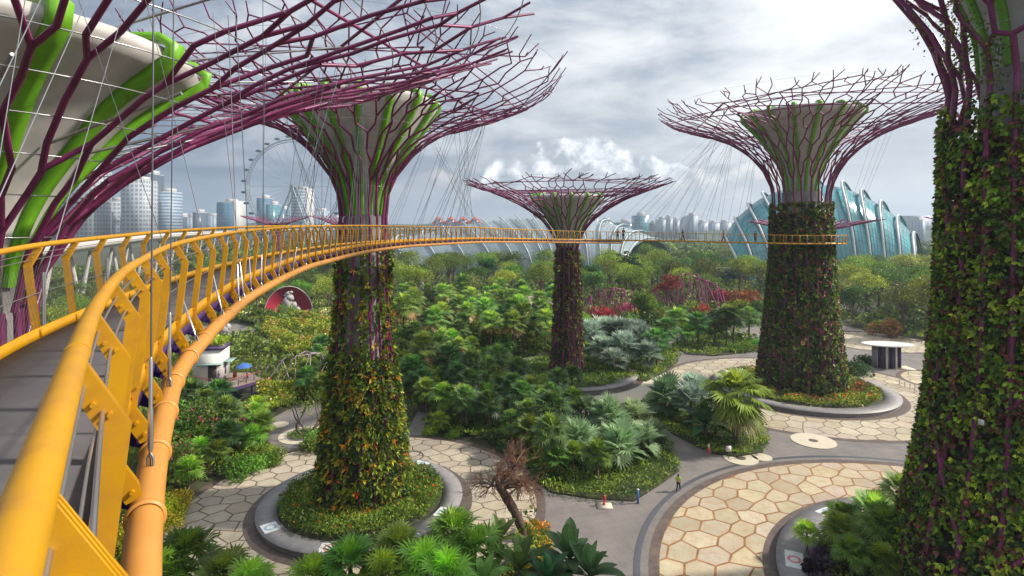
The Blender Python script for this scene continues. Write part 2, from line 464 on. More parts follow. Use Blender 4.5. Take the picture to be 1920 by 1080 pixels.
def disc(name, c, r0, r1, z, m, k=96):
    b = MB(); b.lathe([(r0, z), (r1, z)], c, k); o = b.build(name, m); tag(o, kind='structure'); return o
PLAZA = [((-13.1, 48.9), 8.7, 15.3, 'pave_grey'), ((43.3, 83.1), 12.5, 20.0, 'pave_grey'), ((33.0, 34.0), 15.2, 23.2, 'pave_warm'), ((9.2, 92.0), 11.5, 16.5, 'pave_grey')]
for i, (c, ri, ro, mk) in enumerate(PLAZA):
    warm = mk == 'pave_warm'; z0 = 0.020 + 0.006 * i
    stones(c, ri, ro, z0 + .004, M[mk], (.44, .37, .26) if warm else (.42, .365, .275), (2.1, 2.6, 2.5, 2.4)[i], .08 if not warm else .10, i + 3) if i < 3 else None
    if i == 3:
        for (r0_, r1_, z_, m_) in ((ri + .9, ro, .042, M['cream']), (ro, ro + .75, .044, M['ring_dark']), (ri - .4, ri + .9, .046, M['ring_dark'])):
            b = MB(); b.lathe([(r0_, z_), (r1_, z_)], c, 40, a0=math.radians(-84), a1=math.radians(14)); tag(b.build('paving', m_), kind='structure')
        continue
    disc('paving_bed', c, ri + 0.5, ro, z0, M['joint_warm' if warm else 'joint_grey'])
    disc('paving_border', c, ro, ro + 0.75, 0.026 + 0.006 * i, M['ring_dark'])
    disc('paving_border', c, ri - 0.4, ri + 0.9, 0.026 + 0.006 * i, M['ring_dark'])
disc('paving_border', (33.0, 34.0), 23.95, 24.5, 0.047, M['asphalt'])
disc('paving_border', (33.0, 34.0), 24.5, 24.95, 0.05, M['cable'])
disc('paving', px(1640, 640)[:2], 0.05, 11.0, 0.03, M['joint_grey']); stones(px(1640, 640)[:2], 0, 11.0, .034, M['pave_grey'], (.46, .395, .29), 2.4, .08, 9)
disc('paving_border', px(1640, 640)[:2], 11.0, 11.7, 0.038, M['ring_dark'])
disc('paving', px(1790, 716)[:2], 0.05, 7.0, 0.03, M['joint_grey']); stones(px(1790, 716)[:2], 0, 7.0, .034, M['pave_grey'], (.46, .395, .29), 2.4, .08, 10)
disc('paving_border', px(1790, 716)[:2], 7.0, 7.6, 0.038, M['ring_dark'])
M['cream'] = mat('cream_stone', (0.55, 0.49, 0.38), 0.8, var=0.08)
for (x, y, r, hole) in ((1525, 827, 2.35, .5), (1389, 860, 1.75, .5), (1429, 858, 1.0, 0), (1360, 659, 2.3, .55), (524, 797, 1.1, 0)):
    c = px(x, y)[:2]
    disc('paving_disc', c, 0.02, r, 0.062, M['cream'], 40)
    if hole:
        disc('drain_cover', c, 0.0, hole, 0.07, M['ring_dark'], 24)
disc('paving_disc', px(771, 856)[:2], 1.2, 1.35, 0.06, M['ring_dark'], 32)
disc('paving_disc', px(571, 816)[:2], 1.9, 2.9, 0.05, M['cream'], 32)

def planter(c, r, label, h=0.55, w=1.7, soil_z=0.45):
    t = thing('round_planter', label, 'planter', (c[0], c[1], 0))
    b = MB(); b.lathe([(r - 0.18, 0.0), (r - 0.18, h - 0.14), (r, h - 0.10), (r, h), (r - w, h), (r - w, 0.1)], (0, 0), 96); b.build('bench_ring', M['granite'], t)
    b = MB(); b.lathe([(0.01, soil_z + .25), (r * 0.6, soil_z + 0.2), (r - w, soil_z)], (0, 0), 64); b.build('soil', M['soil'], t)
    return t
M['tile'] = mat('printed_tile', (0.62, 0.64, 0.64), 0.5, var=0.15, scale=6)
M['tile_blue'] = mat('printed_tile_blue', (0.28, 0.42, 0.47), 0.5, var=0.2, scale=5)
M['tile_pink'] = mat('printed_tile_pink', (0.6, 0.2, 0.2), 0.5, var=0.3, scale=5)
def tile_panel(par, ang, r, w, mk, h=0.556):
    b = MB(); a = ang; ux, uy = math.cos(a), math.sin(a)
    P = [(ux * (r + s) - uy * t, uy * (r + s) + ux * t, h) for s, t in ((-.6, -w), (.6, -w), (.6, w), (-.6, w))]
    b.ngon(P, 0)
    for ring in (0.48, 0.28):
        b.ngon([(ux * r + ring * math.cos(q), uy * r + ring * math.sin(q), h + (0.004 if ring > .4 else 0.008)) for q in np.linspace(0, 2 * math.pi, 20)[:-1]], 1 if ring > .4 else 0)
    b.build('tile_panel', [M['tile'], M[mk]], par)
pA = planter((-13.1, 48.9), 8.7, 'round granite bench planter around the foot of the flowering left supertree')
for a, mk in ((-140, 'tile_blue'), (-93, 'tile_pink'), (-50, 'tile_pink'), (-20, 'tile_blue'), (60, 'tile_blue'), (130, 'tile_pink')):
    tile_panel(pA, math.radians(a), 7.85, 0.75, mk)
pD = planter((43.3, 83.1), 12.5, 'wide granite bench planter around the tall supertree beside the bridge end', 0.6, 2.2)
pE = planter((33.0, 34.0), 15.2, 'huge curved granite planter at the bottom right by the nearest trunk', 0.5, 2.6)
tile_panel(pE, math.radians(156), 14.0, 1.1, 'tile_pink', 0.506)
tile_panel(pE, math.radians(118), 14.0, 0.9, 'tile_blue', 0.506)
pC = planter((9.2, 92.0), 11.5, 'round granite planter under the slim middle supertree', 0.6, 1.8)

# beds on the asphalt: raised soil with a thin kerb
def bed(name, P, z=0.16):
    b = MB(); b.prism([p[:2] for p in P], 0.0, z); o = b.build(name, M['soil']); tag(o, kind='structure'); return P
BED1 = pp([(1000, 900), (1035, 925), (1110, 936), (1188, 941), (1240, 908), (1274, 884), (1260, 850), (1232, 805), (1200, 776), (1150, 790), (1090, 790), (1040, 800)])
BED2 = pp([(1205, 778), (1262, 815), (1330, 850), (1380, 858), (1430, 850), (1437, 830), (1428, 800), (1370, 786), (1318, 764), (1282, 738), (1268, 712), (1240, 725), (1215, 748)])
BED3 = pp([(1080, 700), (1130, 702), (1170, 712), (1212, 716), (1245, 700), (1272, 678), (1268, 655), (1200, 640), (1090, 640)])
BED4 = pp([(1262, 650), (1290, 665), (1340, 668), (1400, 662), (1420, 655), (1418, 640), (1390, 630), (1300, 632)])
for P in (BED1, BED2, BED3, BED4):
    bed('planting_bed', P)
BED5 = pp([(960, 1060), (975, 1000), (1000, 980), (1030, 990), (1036, 1040), (1030, 1110), (980, 1120)])
bed('planting_bed', BED5)

# ---------------------------------------------------------------- supertrees
def interp_prof(prof, n=60):
    P = catmull(np.array(prof, float), 8)
    P, s = resample(P, n=n)
    return P
def prof_at(P, t):
    """point at fraction t of the arc length"""
    s = np.concatenate([[0], np.cumsum(np.linalg.norm(np.diff(P, axis=0), axis=1))]); s /= s[-1]
    return np.stack([np.interp(t, s, P[:, 0]), np.interp(t, s, P[:, 1])], -1)
def cyl(r, a, z):
    return np.stack([r * np.cos(a), r * np.sin(a), z], -1)

def lattice(prof, N, pattern, r0, r1, rng, tipl=(0.6, 2.2), zj=0.12, k=5):
    P = interp_prof(prof)
    M_ = len(pattern)
    A = []; B = []; RA = []; RB = []
    ang = np.arange(N) * 2 * math.pi / N
    jt = rng.uniform(-.02, .02, N)
    cur = [(a, 0.0) for a in ang]      # angle, t
    def pt(a, t, dz=0.0):
        q = prof_at(P, t); return np.array([q[0] * math.cos(a), q[0] * math.sin(a), q[1] + dz])
    pos = [pt(a, t) for a, t in cur]
    t = 0.0
    for li, p in enumerate(pattern):
        t1 = (li + 1) / (M_ + 0.8)
        ra = r0 + (r1 - r0) * t; rb = r0 + (r1 - r0) * t1
        n = len(cur); sp = 2 * math.pi / n
        jj = 0.12 + 0.24 * t
        if p == 'S':
            new = [(a + rng.uniform(-jj, jj) * sp, t1 + rng.uniform(-.42, .42) / M_) for a, _ in cur]
            links = [(i, i) for i in range(n)]
        elif p == 'V':
            sh = 0.5
            new = [(cur[i][0] + sh * ((cur[(i + 1) % n][0] - cur[i][0]) % (2 * math.pi)) + rng.uniform(-jj, jj) * sp, t1 + rng.uniform(-.42, .42) / M_) for i in range(n)]
            links = []
            for i in range(n):
                u = rng.random()
                if u < 0.50 or t < 0.15:
                    links += [(i, i), (i, (i - 1) % n)]
                elif u < 0.75:
                    links.append((i, i))
                else:
                    links.append((i, (i - 1) % n))
            got = {j for _, j in links}
            for j in range(n):
                if j not in got:
                    links.append((j, j))
        else:   # D: fork into two of its own
            new = []
            links = []
            for i, (a, _) in enumerate(cur):
                for s_ in (-.25, .25):
                    links.append((i, len(new)))
                    new.append((a + s_ * sp + rng.uniform(-jj, jj) * sp * .5, t1 + rng.uniform(-.3, .3) / M_))
        npos = [pt(a, tt, rng.uniform(-zj, zj) * tt) for a, tt in new]
        for i, j in links:
            A.append(pos[i]); B.append(npos[j]); RA.append(ra); RB.append(rb)
        cur, pos, t = new, npos, t1
    for (a, tt), p0 in zip(cur, pos):
        for q in range(1 if rng.random() < .35 else 2):
            d = prof_at(P, 1.0) - prof_at(P, 0.93); d /= np.linalg.norm(d)
            L_ = rng.uniform(*tipl); aa = a + rng.uniform(-.5, .5) * (0.9 if q else .25) * 2 * math.pi / len(cur) * 2
            rr = math.hypot(p0[0], p0[1]) + d[0] * L_; zz = p0[2] + d[1] * L_ + rng.uniform(-.15, .12)
            A.append(p0); B.append(np.array([rr * math.cos(aa), rr * math.sin(aa), zz])); RA.append(r1); RB.append(r1 * .85)
    b = MB(); b.segs(A, B, RA, RB, k)
    rings = []
    for tt in np.linspace(0.12, 0.98, 12):
        q = prof_at(P, tt); rings.append((q[0] + .04, q[1] + .05))
    return b, rings, P

def trunk_tubes(prof, N, r, rng, k=6, diag=10, out=0.0):
    P = interp_prof(prof, 30); b = MB(); P[:, 0] += out * np.clip((P[-1, 1] - P[:, 1]) / 4.0, 0, 1)
    for i in range(N):
        a = i * 2 * math.pi / N
        b.tube(cyl(P[:, 0], a, P[:, 1]), r, k)
    z0, z1 = P[0, 1], P[-1, 1]
    for q in range(diag):
        i = rng.integers(0, N); s_ = rng.choice([-1, 1]); zz = rng.uniform(z0, z1 - 6)
        t = np.linspace(0, 1, 8); z = zz + t * rng.uniform(5, 8)
        z = np.minimum(z, z1)
        a = (i + s_ * t * 2) * 2 * math.pi / N
        b.tube(cyl(np.interp(z, P[:, 1], P[:, 0]) + .06, a, z), r * .85, k)
    return b

def climbers(prof, z0, z1, dens, c, rng, kinds, size, mask=None, facing=None, thick=0.35, blades=5, up=0.3):
    """rosettes of pointed leaves over a trunk; kinds: list of (weight, colour, jitter)"""
    P = interp_prof(prof, 60)
    rmax = P[(P[:, 1] >= z0 - 1) & (P[:, 1] <= z1 + 1), 0].mean()
    n = int(dens * 2 * math.pi * rmax * (z1 - z0))
    z = rng.uniform(z0, z1, n); a = rng.uniform(0, 2 * math.pi, n)
    if facing is not None:
        keep = np.cos(a - facing) > -0.35
        z, a = z[keep], a[keep]
    # patchy fields that pick the kind of plant
    def field(sa, sz, ph):
        return np.sin(a * sa + ph + 1.7 * np.sin(z * sz * .7 + ph)) + np.sin(z * sz + 2.1 * np.sin(a * sa * .6 + ph * 2)) + 0.6 * np.sin(z * sz * 2.7 + a * sa * 2.3 + ph)
    if mask is not None:
        keep = mask(a, z, field(7, 1.1, 1.3)) > rng.random(len(z))
        z, a = z[keep], a[keep]
    n = len(z)
    f = [field(5 + 2 * i, 0.9 + .33 * i, i * 2.2) * 0.55 + rng.normal(0, .75, n) + math.log(kd[0]) for i, kd in enumerate(kinds)]
    k = np.argmax(np.array(f), 0)
    r = np.interp(z, P[:, 1], P[:, 0]) + rng.uniform(-.1, thick, n)
    C = cyl(r, a, z)
    out = cyl(np.ones(n), a, np.zeros(n)); tan = cyl(np.ones(n), a + math.pi / 2, np.zeros(n)); upv = np.array([0, 0, 1.0])
    b = MB(); V = []; cols = []
    base = np.array([kd[1] for kd in kinds])[k]; jit = np.array([kd[2] for kd in kinds])[k]
    spread = np.array([kd[3] if len(kd) > 3 else 1.0 for kd in kinds])[k]
    tone = np.exp(rng.normal(0, .28, n))[:, None]
    for q in range(blades):
        th = rng.uniform(0, 2 * math.pi, n)[:, None]
        D = out * rng.uniform(.35, 1.0, n)[:, None] + (tan * np.cos(th) + upv * (np.sin(th) + up)) * rng.uniform(.5, 1.1, n)[:, None]
        D /= np.linalg.norm(D, axis=1)[:, None]
        S = np.cross(D, out + rng.normal(0, .4, (n, 3))); S /= np.linalg.norm(S, axis=1)[:, None] + 1e-9
        Lh = size * spread * rng.uniform(.6, 1.3, n); Lh = Lh[:, None]; w = Lh * rng.uniform(.16, .26, n)[:, None] / np.sqrt(spread[:, None]) * (1.6 if up < 0 else 1)
        base0 = C; tip = C + D * Lh - upv * Lh * rng.uniform(0, .35, n)[:, None]; mid = C + D * Lh * .5
        V.append(np.stack([base0, mid - S * w, tip, mid + S * w], 1))
        cols.append(np.clip(base * tone * np.exp(rng.normal(0, .18, (n, 1))) + rng.normal(0, 1, (n, 3)) * jit[:, None] * base, .003, .9))
    V = np.concatenate(V).reshape(-1, 3); cols = np.concatenate(cols)
    b.add(V, np.arange(len(V)).reshape(-1, 4), 0, cols)
    return b

def supertree(label, c, tp, cp, funnel, core_r, N, pattern, tr, seed, ribN=14, ribw=0.3, scale_tip=(0.6, 2.2), tk=6, zplant=None, plants=None, tipring=True, green_top=None, wire=0.012, rot=0.0, struts=0, tubeN=None, panel=None, rz0=None, tout=0.0, diag=10):
    rng = np.random.default_rng(seed)
    t = thing('supertree', label, 'supertree', (c[0], c[1], 0), rot)
    # core and funnel
    b = MB(); nz = funnel[0][1]
    b.lathe([(core_r, 0), (core_r, nz)], k=32); b.build('trunk_core', M['core'], t, smooth=True)
    F = interp_prof(funnel, 16)
    b = MB(); b.lathe(list(F) + [(F[-1, 0] - .15, F[-1, 1] + .35), (F[-1, 0] - 1.0, F[-1, 1] + .35), (F[-1, 0] - 1.2, F[-1, 1] - .6), (0.05, F[-1, 1] - .6)], k=48)
    b.build('funnel', M['concrete'], t, smooth=False)
    for i in range(ribN):
        a = (i + .5) * 2 * math.pi / ribN; ca, sa = math.cos(a), math.sin(a)
        G = F.copy(); wd = np.linspace(ribw * .8, ribw * 1.25, len(G)); dp = np.linspace(ribw * .4, ribw * .75, len(G))
        top = np.array([[F[-1, 0] - .2, F[-1, 1] + .55], [F[-1, 0] - 1.1, F[-1, 1] + .6]])
        G = np.vstack([G, [F[-1, 0] + .1, F[-1, 1] + .3], top]); wd = np.append(wd, [wd[-1]] * 3); dp = np.append(dp, [dp[-1], dp[-1] * .7, dp[-1] * .5])
        T = np.gradient(G, axis=0); T /= np.linalg.norm(T, axis=1)[:, None]
        nrm = np.stack([T[:, 1], -T[:, 0]], 1)
        V = []
        for j in range(len(G)):
            for s_, o_ in ((-1, -.03), (1, -.03), (1, dp[j]), (-1, dp[j])):
                rr = G[j, 0] + nrm[j, 0] * o_; zz = G[j, 1] + nrm[j, 1] * o_; h = s_ * wd[j] / 2
                V.append((rr * ca - h * sa, rr * sa + h * ca, zz))
        b = MB(); Fc = [(4 * j + q, 4 * j + (q + 1) % 4, 4 * j + 4 + (q + 1) % 4, 4 * j + 4 + q) for j in range(len(G) - 1) for q in range(4)]
        b.add(V, Fc); b.add(V[:4], [(0, 1, 2, 3)]); b.add(V[-4:], [(0, 1, 2, 3)])
        b.build('rib', M['green'], t)
    # steel skin
    b, rings, CP = lattice(cp, N, pattern, tr[0], tr[1], rng, scale_tip)
    o = b.build('branch_canopy', M['purple'], t)
    b = trunk_tubes(tp, tubeN or N, tr[0], rng, tk, diag, tout)
    b.build('trunk_tubes', M['purple'], t)
    if wire:
        b = MB(); n = 96
        th = np.linspace(0, 2 * math.pi, n + 1)[:-1]
        for r, z in rings:
            b.tube(cyl(np.full(n, r), th, np.full(n, z)), wire, 4, closed=True)
        for q in range(struts):
            a = q * 2 * math.pi / struts
            i = int(len(CP) * .45)
            b.tube([cyl(F[-1, 0] - .3, a, F[-1, 1] + .4), cyl(CP[i, 0] + 4, a + .05, CP[i, 1] + 3.0)], wire * 2, 5)
            b.tube([cyl(F[8, 0] + .1, a, F[8, 1]), cyl(CP[i, 0], a + .1, CP[i, 1])], wire * 2.5, 5)
        b.build('wire_rings', M['steel'], t)
    if zplant:
        b = MB(); P = interp_prof(tp, 40)
        pr = [(max(r - (panel or .35), core_r + .05), z) for r, z in P if z <= zplant[1] + .4]
        b.lathe(pr, k=40); b.build('planting_panel', M['soilwall'], t, smooth=True)
    return t, rng

TREE_A = (-13.1, 48.9); TREE_B = (-17.7, 18.0); TREE_C = (9.2, 92.0); TREE_D = (43.3, 83.1); TREE_E = (33.0, 34.0)
# A: flowering tree at left centre
tpA = [(3.75, 0.3), (3.5, 4), (3.1, 8), (2.6, 12), (2.25, 16), (2.05, 20), (2.0, 25.2)]
cpA = [(2.0, 25.2), (2.35, 27.9), (3.4, 29.5), (5.0, 31.4), (7.4, 32.9), (9.8, 33.7), (12.2, 34.5), (15.2, 35.7), (16.7, 36.6), (17.5, 37.7)]
fuA = [(1.55, 25.4), (1.75, 26.8), (2.35, 28.6), (3.45, 30.6), (4.95, 32.6), (6.5, 34.9)]
PATA = ['S', 'S', 'D', 'S', 'V', 'S', 'V', 'S', 'D', 'S', 'V', 'S', 'V', 'S', 'S', 'V']
tA, rA = supertree('purple canopied supertree clothed in green and orange plants, left of centre', TREE_A, tpA, cpA, fuA, 1.6, 17, PATA, (0.115, 0.045), 11, 16, 0.40, (0.4, 1.7), 6, (0.3, 12.5), tubeN=18, struts=14)
greens = [(1.0, (0.045, 0.075, 0.012), .12), (0.8, (0.10, 0.13, 0.015), .12), (0.7, (0.02, 0.045, 0.012), .1), (0.24, (0.27, 0.12, 0.012), .12, 1.15), (0.35, (0.20, 0.17, 0.02), .1), (0.09, (0.25, 0.03, 0.01), .15), (0.14, (0.06, 0.012, 0.03), .1)]
def maskA(a, z, f):
    hi = np.clip((z - 11.5) / 3.0, 0, 1)
    strip = (np.sin(a * 9 + .6) + .25 * np.sin(z * 2)) > 0.45
    return np.where(hi > 0, (1 - hi) * 1 + hi * np.where(strip, 0.9, 0.06 + 0.4 * (f > 1.2)), 1.0)
climbers(tpA, 0.4, 22.6, 22, TREE_A, rA, greens, 0.37, maskA, None, 0.4, 6).build('climbing_plants', M['leaf'], tA)

# B: near tree at far left
tpB = [(2.7, 0.3), (2.4, 5), (2.1, 10), (1.85, 16), (1.7, 21.5)]
cpB = [(1.7, 21.5), (2.0, 22.9), (3.1, 24.7), (5.3, 26.7), (9.0, 28.8), (12.6, 30.2), (16.1, 31.3), (18.5, 32.3)]
fuB = [(1.3, 22.3), (1.5, 23.4), (2.2, 25.1), (3.4, 26.8), (4.8, 28.4), (6.6, 29.7)]
tB, rB = supertree('nearest purple supertree at the left edge, its canopy arching over the walkway', TREE_B, tpB, cpB, fuB, 1.3, 18, ['S', 'S', 'D', 'S', 'V', 'S', 'S', 'D', 'S', 'V', 'S', 'S', 'V', 'S'], (0.11, 0.055), 5, 12, 0.42, (0.8, 2.6), 10, (0.3, 20), rot=0.25, struts=12, wire=0.022, tubeN=22)
climbers(tpB, 0.4, 19, 8, TREE_B, rB, greens[:5], 0.4, None, None, 0.3, 5).build('climbing_plants', M['leaf'], tB)

# C: slim tree in the middle distance
tpC = [(2.75, 0.3), (2.45, 4), (2.15, 10), (2.0, 16), (1.75, 21)]
cpC = [(1.75, 21), (2.3, 22.8), (3.2, 24.2), (4.7, 25.9), (8, 28.1), (11.4, 29.7), (14.8, 30.9), (16.9, 31.7)]
fuC = [(1.45, 21.3), (1.9, 23.3), (2.9, 25.3), (4.3, 27.2), (6.0, 29.2)]
tC, rC = supertree('slim purple supertree standing in the middle distance behind the yellow walkway', TREE_C, tpC, cpC, fuC, 1.1, 16, ['S', 'S', 'D', 'S', 'V', 'S', 'D', 'S', 'V', 'S', 'V', 'S', 'V'], (0.11, 0.06), 23, 14, 0.28, (0.5, 1.7), 5, (0.3, 21), tubeN=16, wire=0.01)
kC = [(1.0, (0.03, 0.04, 0.012), .12), (0.7, (0.06, 0.045, 0.02), .1), (0.4, (0.12, 0.15, 0.03), .1), (0.25, (0.10, 0.03, 0.03), .1)]
climbers(tpC, 0.4, 20.5, 7, TREE_C, rC, kC, 0.5, lambda a, z, f: np.where(f > -0.6, .9, .12), math.atan2(-92, -9), 0.15, 5).build('climbing_plants', M['leaf'], tC)

# D: tall tree, right of centre
tpD = [(6.1, 0.3), (5.6, 4), (5.0, 9), (4.5, 14), (4.1, 20), (3.9, 27)]
cpD = [(3.9, 27), (4.0, 29.8), (5.0, 32.5), (6.8, 35), (9.4, 37.1), (12.4, 38.6), (15.5, 39.7), (18.8, 40.8), (20.8, 42.2)]
fuD = [(2.1, 29.6), (2.5, 32), (3.5, 34.6), (5.0, 37), (6.6, 39.1), (8.2, 40.9)]
PATD = ['S', 'V', 'S', 'V', 'S', 'V', 'S', 'D', 'S', 'V', 'S', 'V', 'S', 'V', 'S']
tD, rD = supertree('tallest complete supertree, green ivy clad trunk where the walkway ends', TREE_D, tpD, cpD, fuD, 2.6, 22, ['S', 'S', 'S', 'D', 'S', 'V', 'S', 'V', 'S', 'D', 'S', 'V', 'S', 'S', 'V', 'S', 'V'], (0.13, 0.062), 37, 16, 0.42, (0.5, 1.6), 5, (0.3, 26), tubeN=20, wire=0.012, tout=.20, diag=16)
kD = [(1.0, (0.025, 0.05, 0.010), .12), (0.8, (0.05, 0.085, 0.012), .12), (0.6, (0.05, 0.025, 0.025), .1), (0.45, (0.02, 0.03, 0.012), .1), (0.5, (0.10, 0.14, 0.02), .1), (0.35, (0.13, 0.035, 0.045), .1)]
climbers(tpD, 0.4, 28, 22, TREE_D, rD, kD, 0.38, lambda a, z, f: np.clip(np.where(f > -1.0, 1, .35) * np.where(z > 24, .6, 1), 0, 1), math.atan2(-83, -43), 0.3, 5, -0.4).build('climbing_plants', M['leaf'], tD)

# E: huge near trunk at the right edge
tpE = [(7.9, 0.3), (7.2, 5), (6.4, 9), (5.75, 13.5), (5.35, 18), (5.1, 23), (5.0, 28), (4.95, 33)]
cpE = [(4.95, 33), (5.5, 35.5), (6.6, 38.2), (8.3, 41), (11, 44), (14.5, 47), (18, 49.2), (21, 51)]
fuE = [(3.3, 34), (3.5, 36.5), (4.3, 39), (5.6, 42), (7.2, 45), (9.2, 48)]
tE, rE = supertree('enormous vine covered supertree trunk filling the right edge', TREE_E, tpE, cpE, fuE, 3.3, 24, PATD, (0.17, 0.11), 53, 14, 0.5, (0.6, 2.2), 9, (0.3, 29.5), tubeN=24, wire=0.02, struts=10, panel=.5, tout=.30, diag=26)
kE = [(1.0, (0.045, 0.085, 0.012), .12), (0.9, (0.09, 0.15, 0.016), .12), (0.6, (0.06, 0.022, 0.022), .1), (0.6, (0.02, 0.04, 0.012), .1), (0.6, (0.17, 0.22, 0.025), .1), (0.4, (0.11, 0.03, 0.035), .1)]
def maskE(a, z, f):
    strip = np.abs(((a * 24 / (2 * math.pi)) % 1) - .5) < .44
    return np.clip(np.where(f > -1.1, 1, .35) * np.where(strip, 1, .55) * np.where(z > 28, np.clip((33 - z) / 5, .1, 1), 1), 0, 1)
climbers(tpE, 0.4, 32, 48, TREE_E, rE, kE, 0.285, maskE, math.atan2(-34, -33), 0.55, 5, -0.5).build('climbing_plants', M['leaf'], tE)
rng = np.random.default_rng(5)
vt = MB()
for q in range(26):          # hanging tendrils on the flare
    a = math.radians(225) + rng.uniform(-1.3, 1.3); z = rng.uniform(31, 38); CPE = interp_prof(cpE)
    r = np.interp(z, CPE[:, 1], CPE[:, 0]) + .1
    for w in range(70):
        p = cyl(r, a, z) + rng.normal(0, 1, 3) * np.array([.35, .35, 1.0]) * rng.uniform(.3, 1.3)
        d = rng.normal(0, 1, 3); d /= np.linalg.norm(d); s_ = np.cross(d, rng.normal(0, 1, 3)); s_ /= np.linalg.norm(s_)
        L_ = rng.uniform(.12, .3)
        vt.add([p, p + d * L_ * .5 - s_ * L_ * .3, p + d * L_, p + d * L_ * .5 + s_ * L_ * .3], [(0, 1, 2, 3)], 0, np.array([[.06, .09, .012]]) * rng.uniform(.5, 1.6))
vt.build('trailing_vines', M['leaf'], tE)

# ---------------------------------------------------------------- suspended walkway
RAIL = [(1.2, -1.9, .44), (0.35, -0.65, .43), (-0.13, 0.0, .42), (-0.89, 1.06, .42), (-1.43, 1.82, .42), (-2.1, 2.79, .41), (-2.66, 3.7, .36), (-3.16, 4.57, .33), (-3.77, 5.7, .31),
        (-4.28, 6.7, .28), (-4.78, 8.0, .21), (-5.63, 10.5, .14), (-6.6, 14.0, .05), (-7.9, 20.5, -.06), (-8.4, 25.6, -.11), (-8.68, 30, -.15), (-8.78, 35, -.17), (-8.3, 42, -.17),
        (-7.2, 47.3, -.15), (-3.4, 58.5, -.10), (1.2, 67.5, .12), (7.2, 75, .36), (13, 78.7, .5), (19, 80, .62), (26, 80, .74), (33, 78.6, .88), (38, 77.0, .96)]
R_ = [(x, y, CZ - d) for x, y, d in RAIL]
for a in np.radians(np.arange(-105, 75, 9)):
    R_.append((43.3 + 5.95 * math.cos(a), 83.1 + 5.95 * math.sin(a), CZ - 1.0))
RP = catmull(R_, 10)
PITCH = 1.13
_, s_all = resample(RP, step=0.01); RQ = resample(RP, step=0.01)[0]
SS = np.arange(s_all[int(np.argmin((RQ[:, 0] + 1.43) ** 2 + (RQ[:, 1] - 1.82) ** 2))] % PITCH, s_all[-1], PITCH)
RS = np.stack([np.interp(SS, s_all, RQ[:, k]) for k in range(3)], 1)      # post positions
def frame(P):
    T = np.gradient(P, axis=0); T[:, 2] = 0; T /= np.linalg.norm(T, axis=1)[:, None]
    Rt = np.stack([T[:, 1], -T[:, 0], T[:, 2] * 0], 1)
    return T, Rt
FINE, FS = resample(RP, step=0.28)
_, FR = frame(FINE)
ker = np.ones(9) / 9
FR = np.stack([np.convolve(np.pad(FR[:, i], 4, 'edge'), ker, 'valid') for i in range(3)], 1); FR /= np.linalg.norm(FR, axis=1)[:, None]
def off(u, v, P=FINE, Rt=FR):
    """curve offset u metres to the right and v metres up from the right handrail"""
    return P + Rt * u + np.array([0, 0, v])
WID = 1.56        # handrail to handrail
bridge = thing('suspended_walkway', 'yellow suspended footbridge curving away between the supertrees', 'footbridge', (0, 0, 0))
def curve_tube(name, u, v, r, m, k=12, sl=slice(None), cap=True):
    b = MB(); b.tube(off(u, v)[sl], r, k); return b.build(name, m, bridge, smooth=True)
curve_tube('handrail', 0, 0, 0.036, M['yellow'], 18)
curve_tube('handrail', -WID, 0, 0.036, M['yellow'], 14)
for s_ in np.arange(1.2, 60, 3.39):      # sleeve joints on the handrails
    for w_ in (0, -WID):
        q = np.array([np.interp(s_, FS, off(w_, 0)[:, k]) for k in range(3)]); q2 = np.array([np.interp(s_ + .03, FS, off(w_, 0)[:, k]) for k in range(3)])
        b = MB(); b.tube([q, q2], .0385, 18); b.build('rail_sleeve', M['yellow'], bridge)
# joint rings along the main pipe
nring = int(FS[-1] / PITCH)
PU, PV = 0.185, -1.56
last = np.searchsorted(FS, 93)          # the pipe stops where the walkway meets the trunk ring
curve_tube('main_pipe', PU, PV, 0.105, M['pipe'], 20, slice(0, last))
def bulge(P, Tn, s0, r, w=0.05):
    pass
def ribbon(u0, v0, u1, v1, th_u, th_v, name, m, sl=slice(None)):
    """box-section strip with corners (u, v)"""
    C = [off(u0, v0), off(u1, v0), off(u1, v1), off(u0, v1)]
    C = [c[sl] for c in C]; n = len(C[0])
    V = np.stack(C, 1).reshape(-1, 3)
    i = np.arange(n - 1)[:, None]; j = np.arange(4)[None, :]
    F = np.stack([i * 4 + j, i * 4 + (j + 1) % 4, (i + 1) * 4 + (j + 1) % 4, (i + 1) * 4 + j], -1).reshape(-1, 4)
    b = MB(); b.add(V, F); b.add(V[:4], [(0, 1, 2, 3)]); b.add(V[-4:], [(3, 2, 1, 0)])
    return b.build(name, m, bridge)
ribbon(-WID + .02, -1.27, -.02, -1.21, 0, 0, 'deck', M['deck'])
ribbon(-.02, -1.26, .005, -1.07, 0, 0, 'kerb_beam', M['yellow'])
ribbon(-WID - .005, -1.26, -WID + .02, -1.07, 0, 0, 'kerb_beam', M['yellow'])
ribbon(-.05, -1.42, -.022, -1.272, 0, 0, 'edge_beam', M['violet'], slice(0, last))
ribbon(-WID + .022, -1.42, -WID + .05, -1.272, 0, 0, 'edge_beam', M['violet'], slice(0, last))
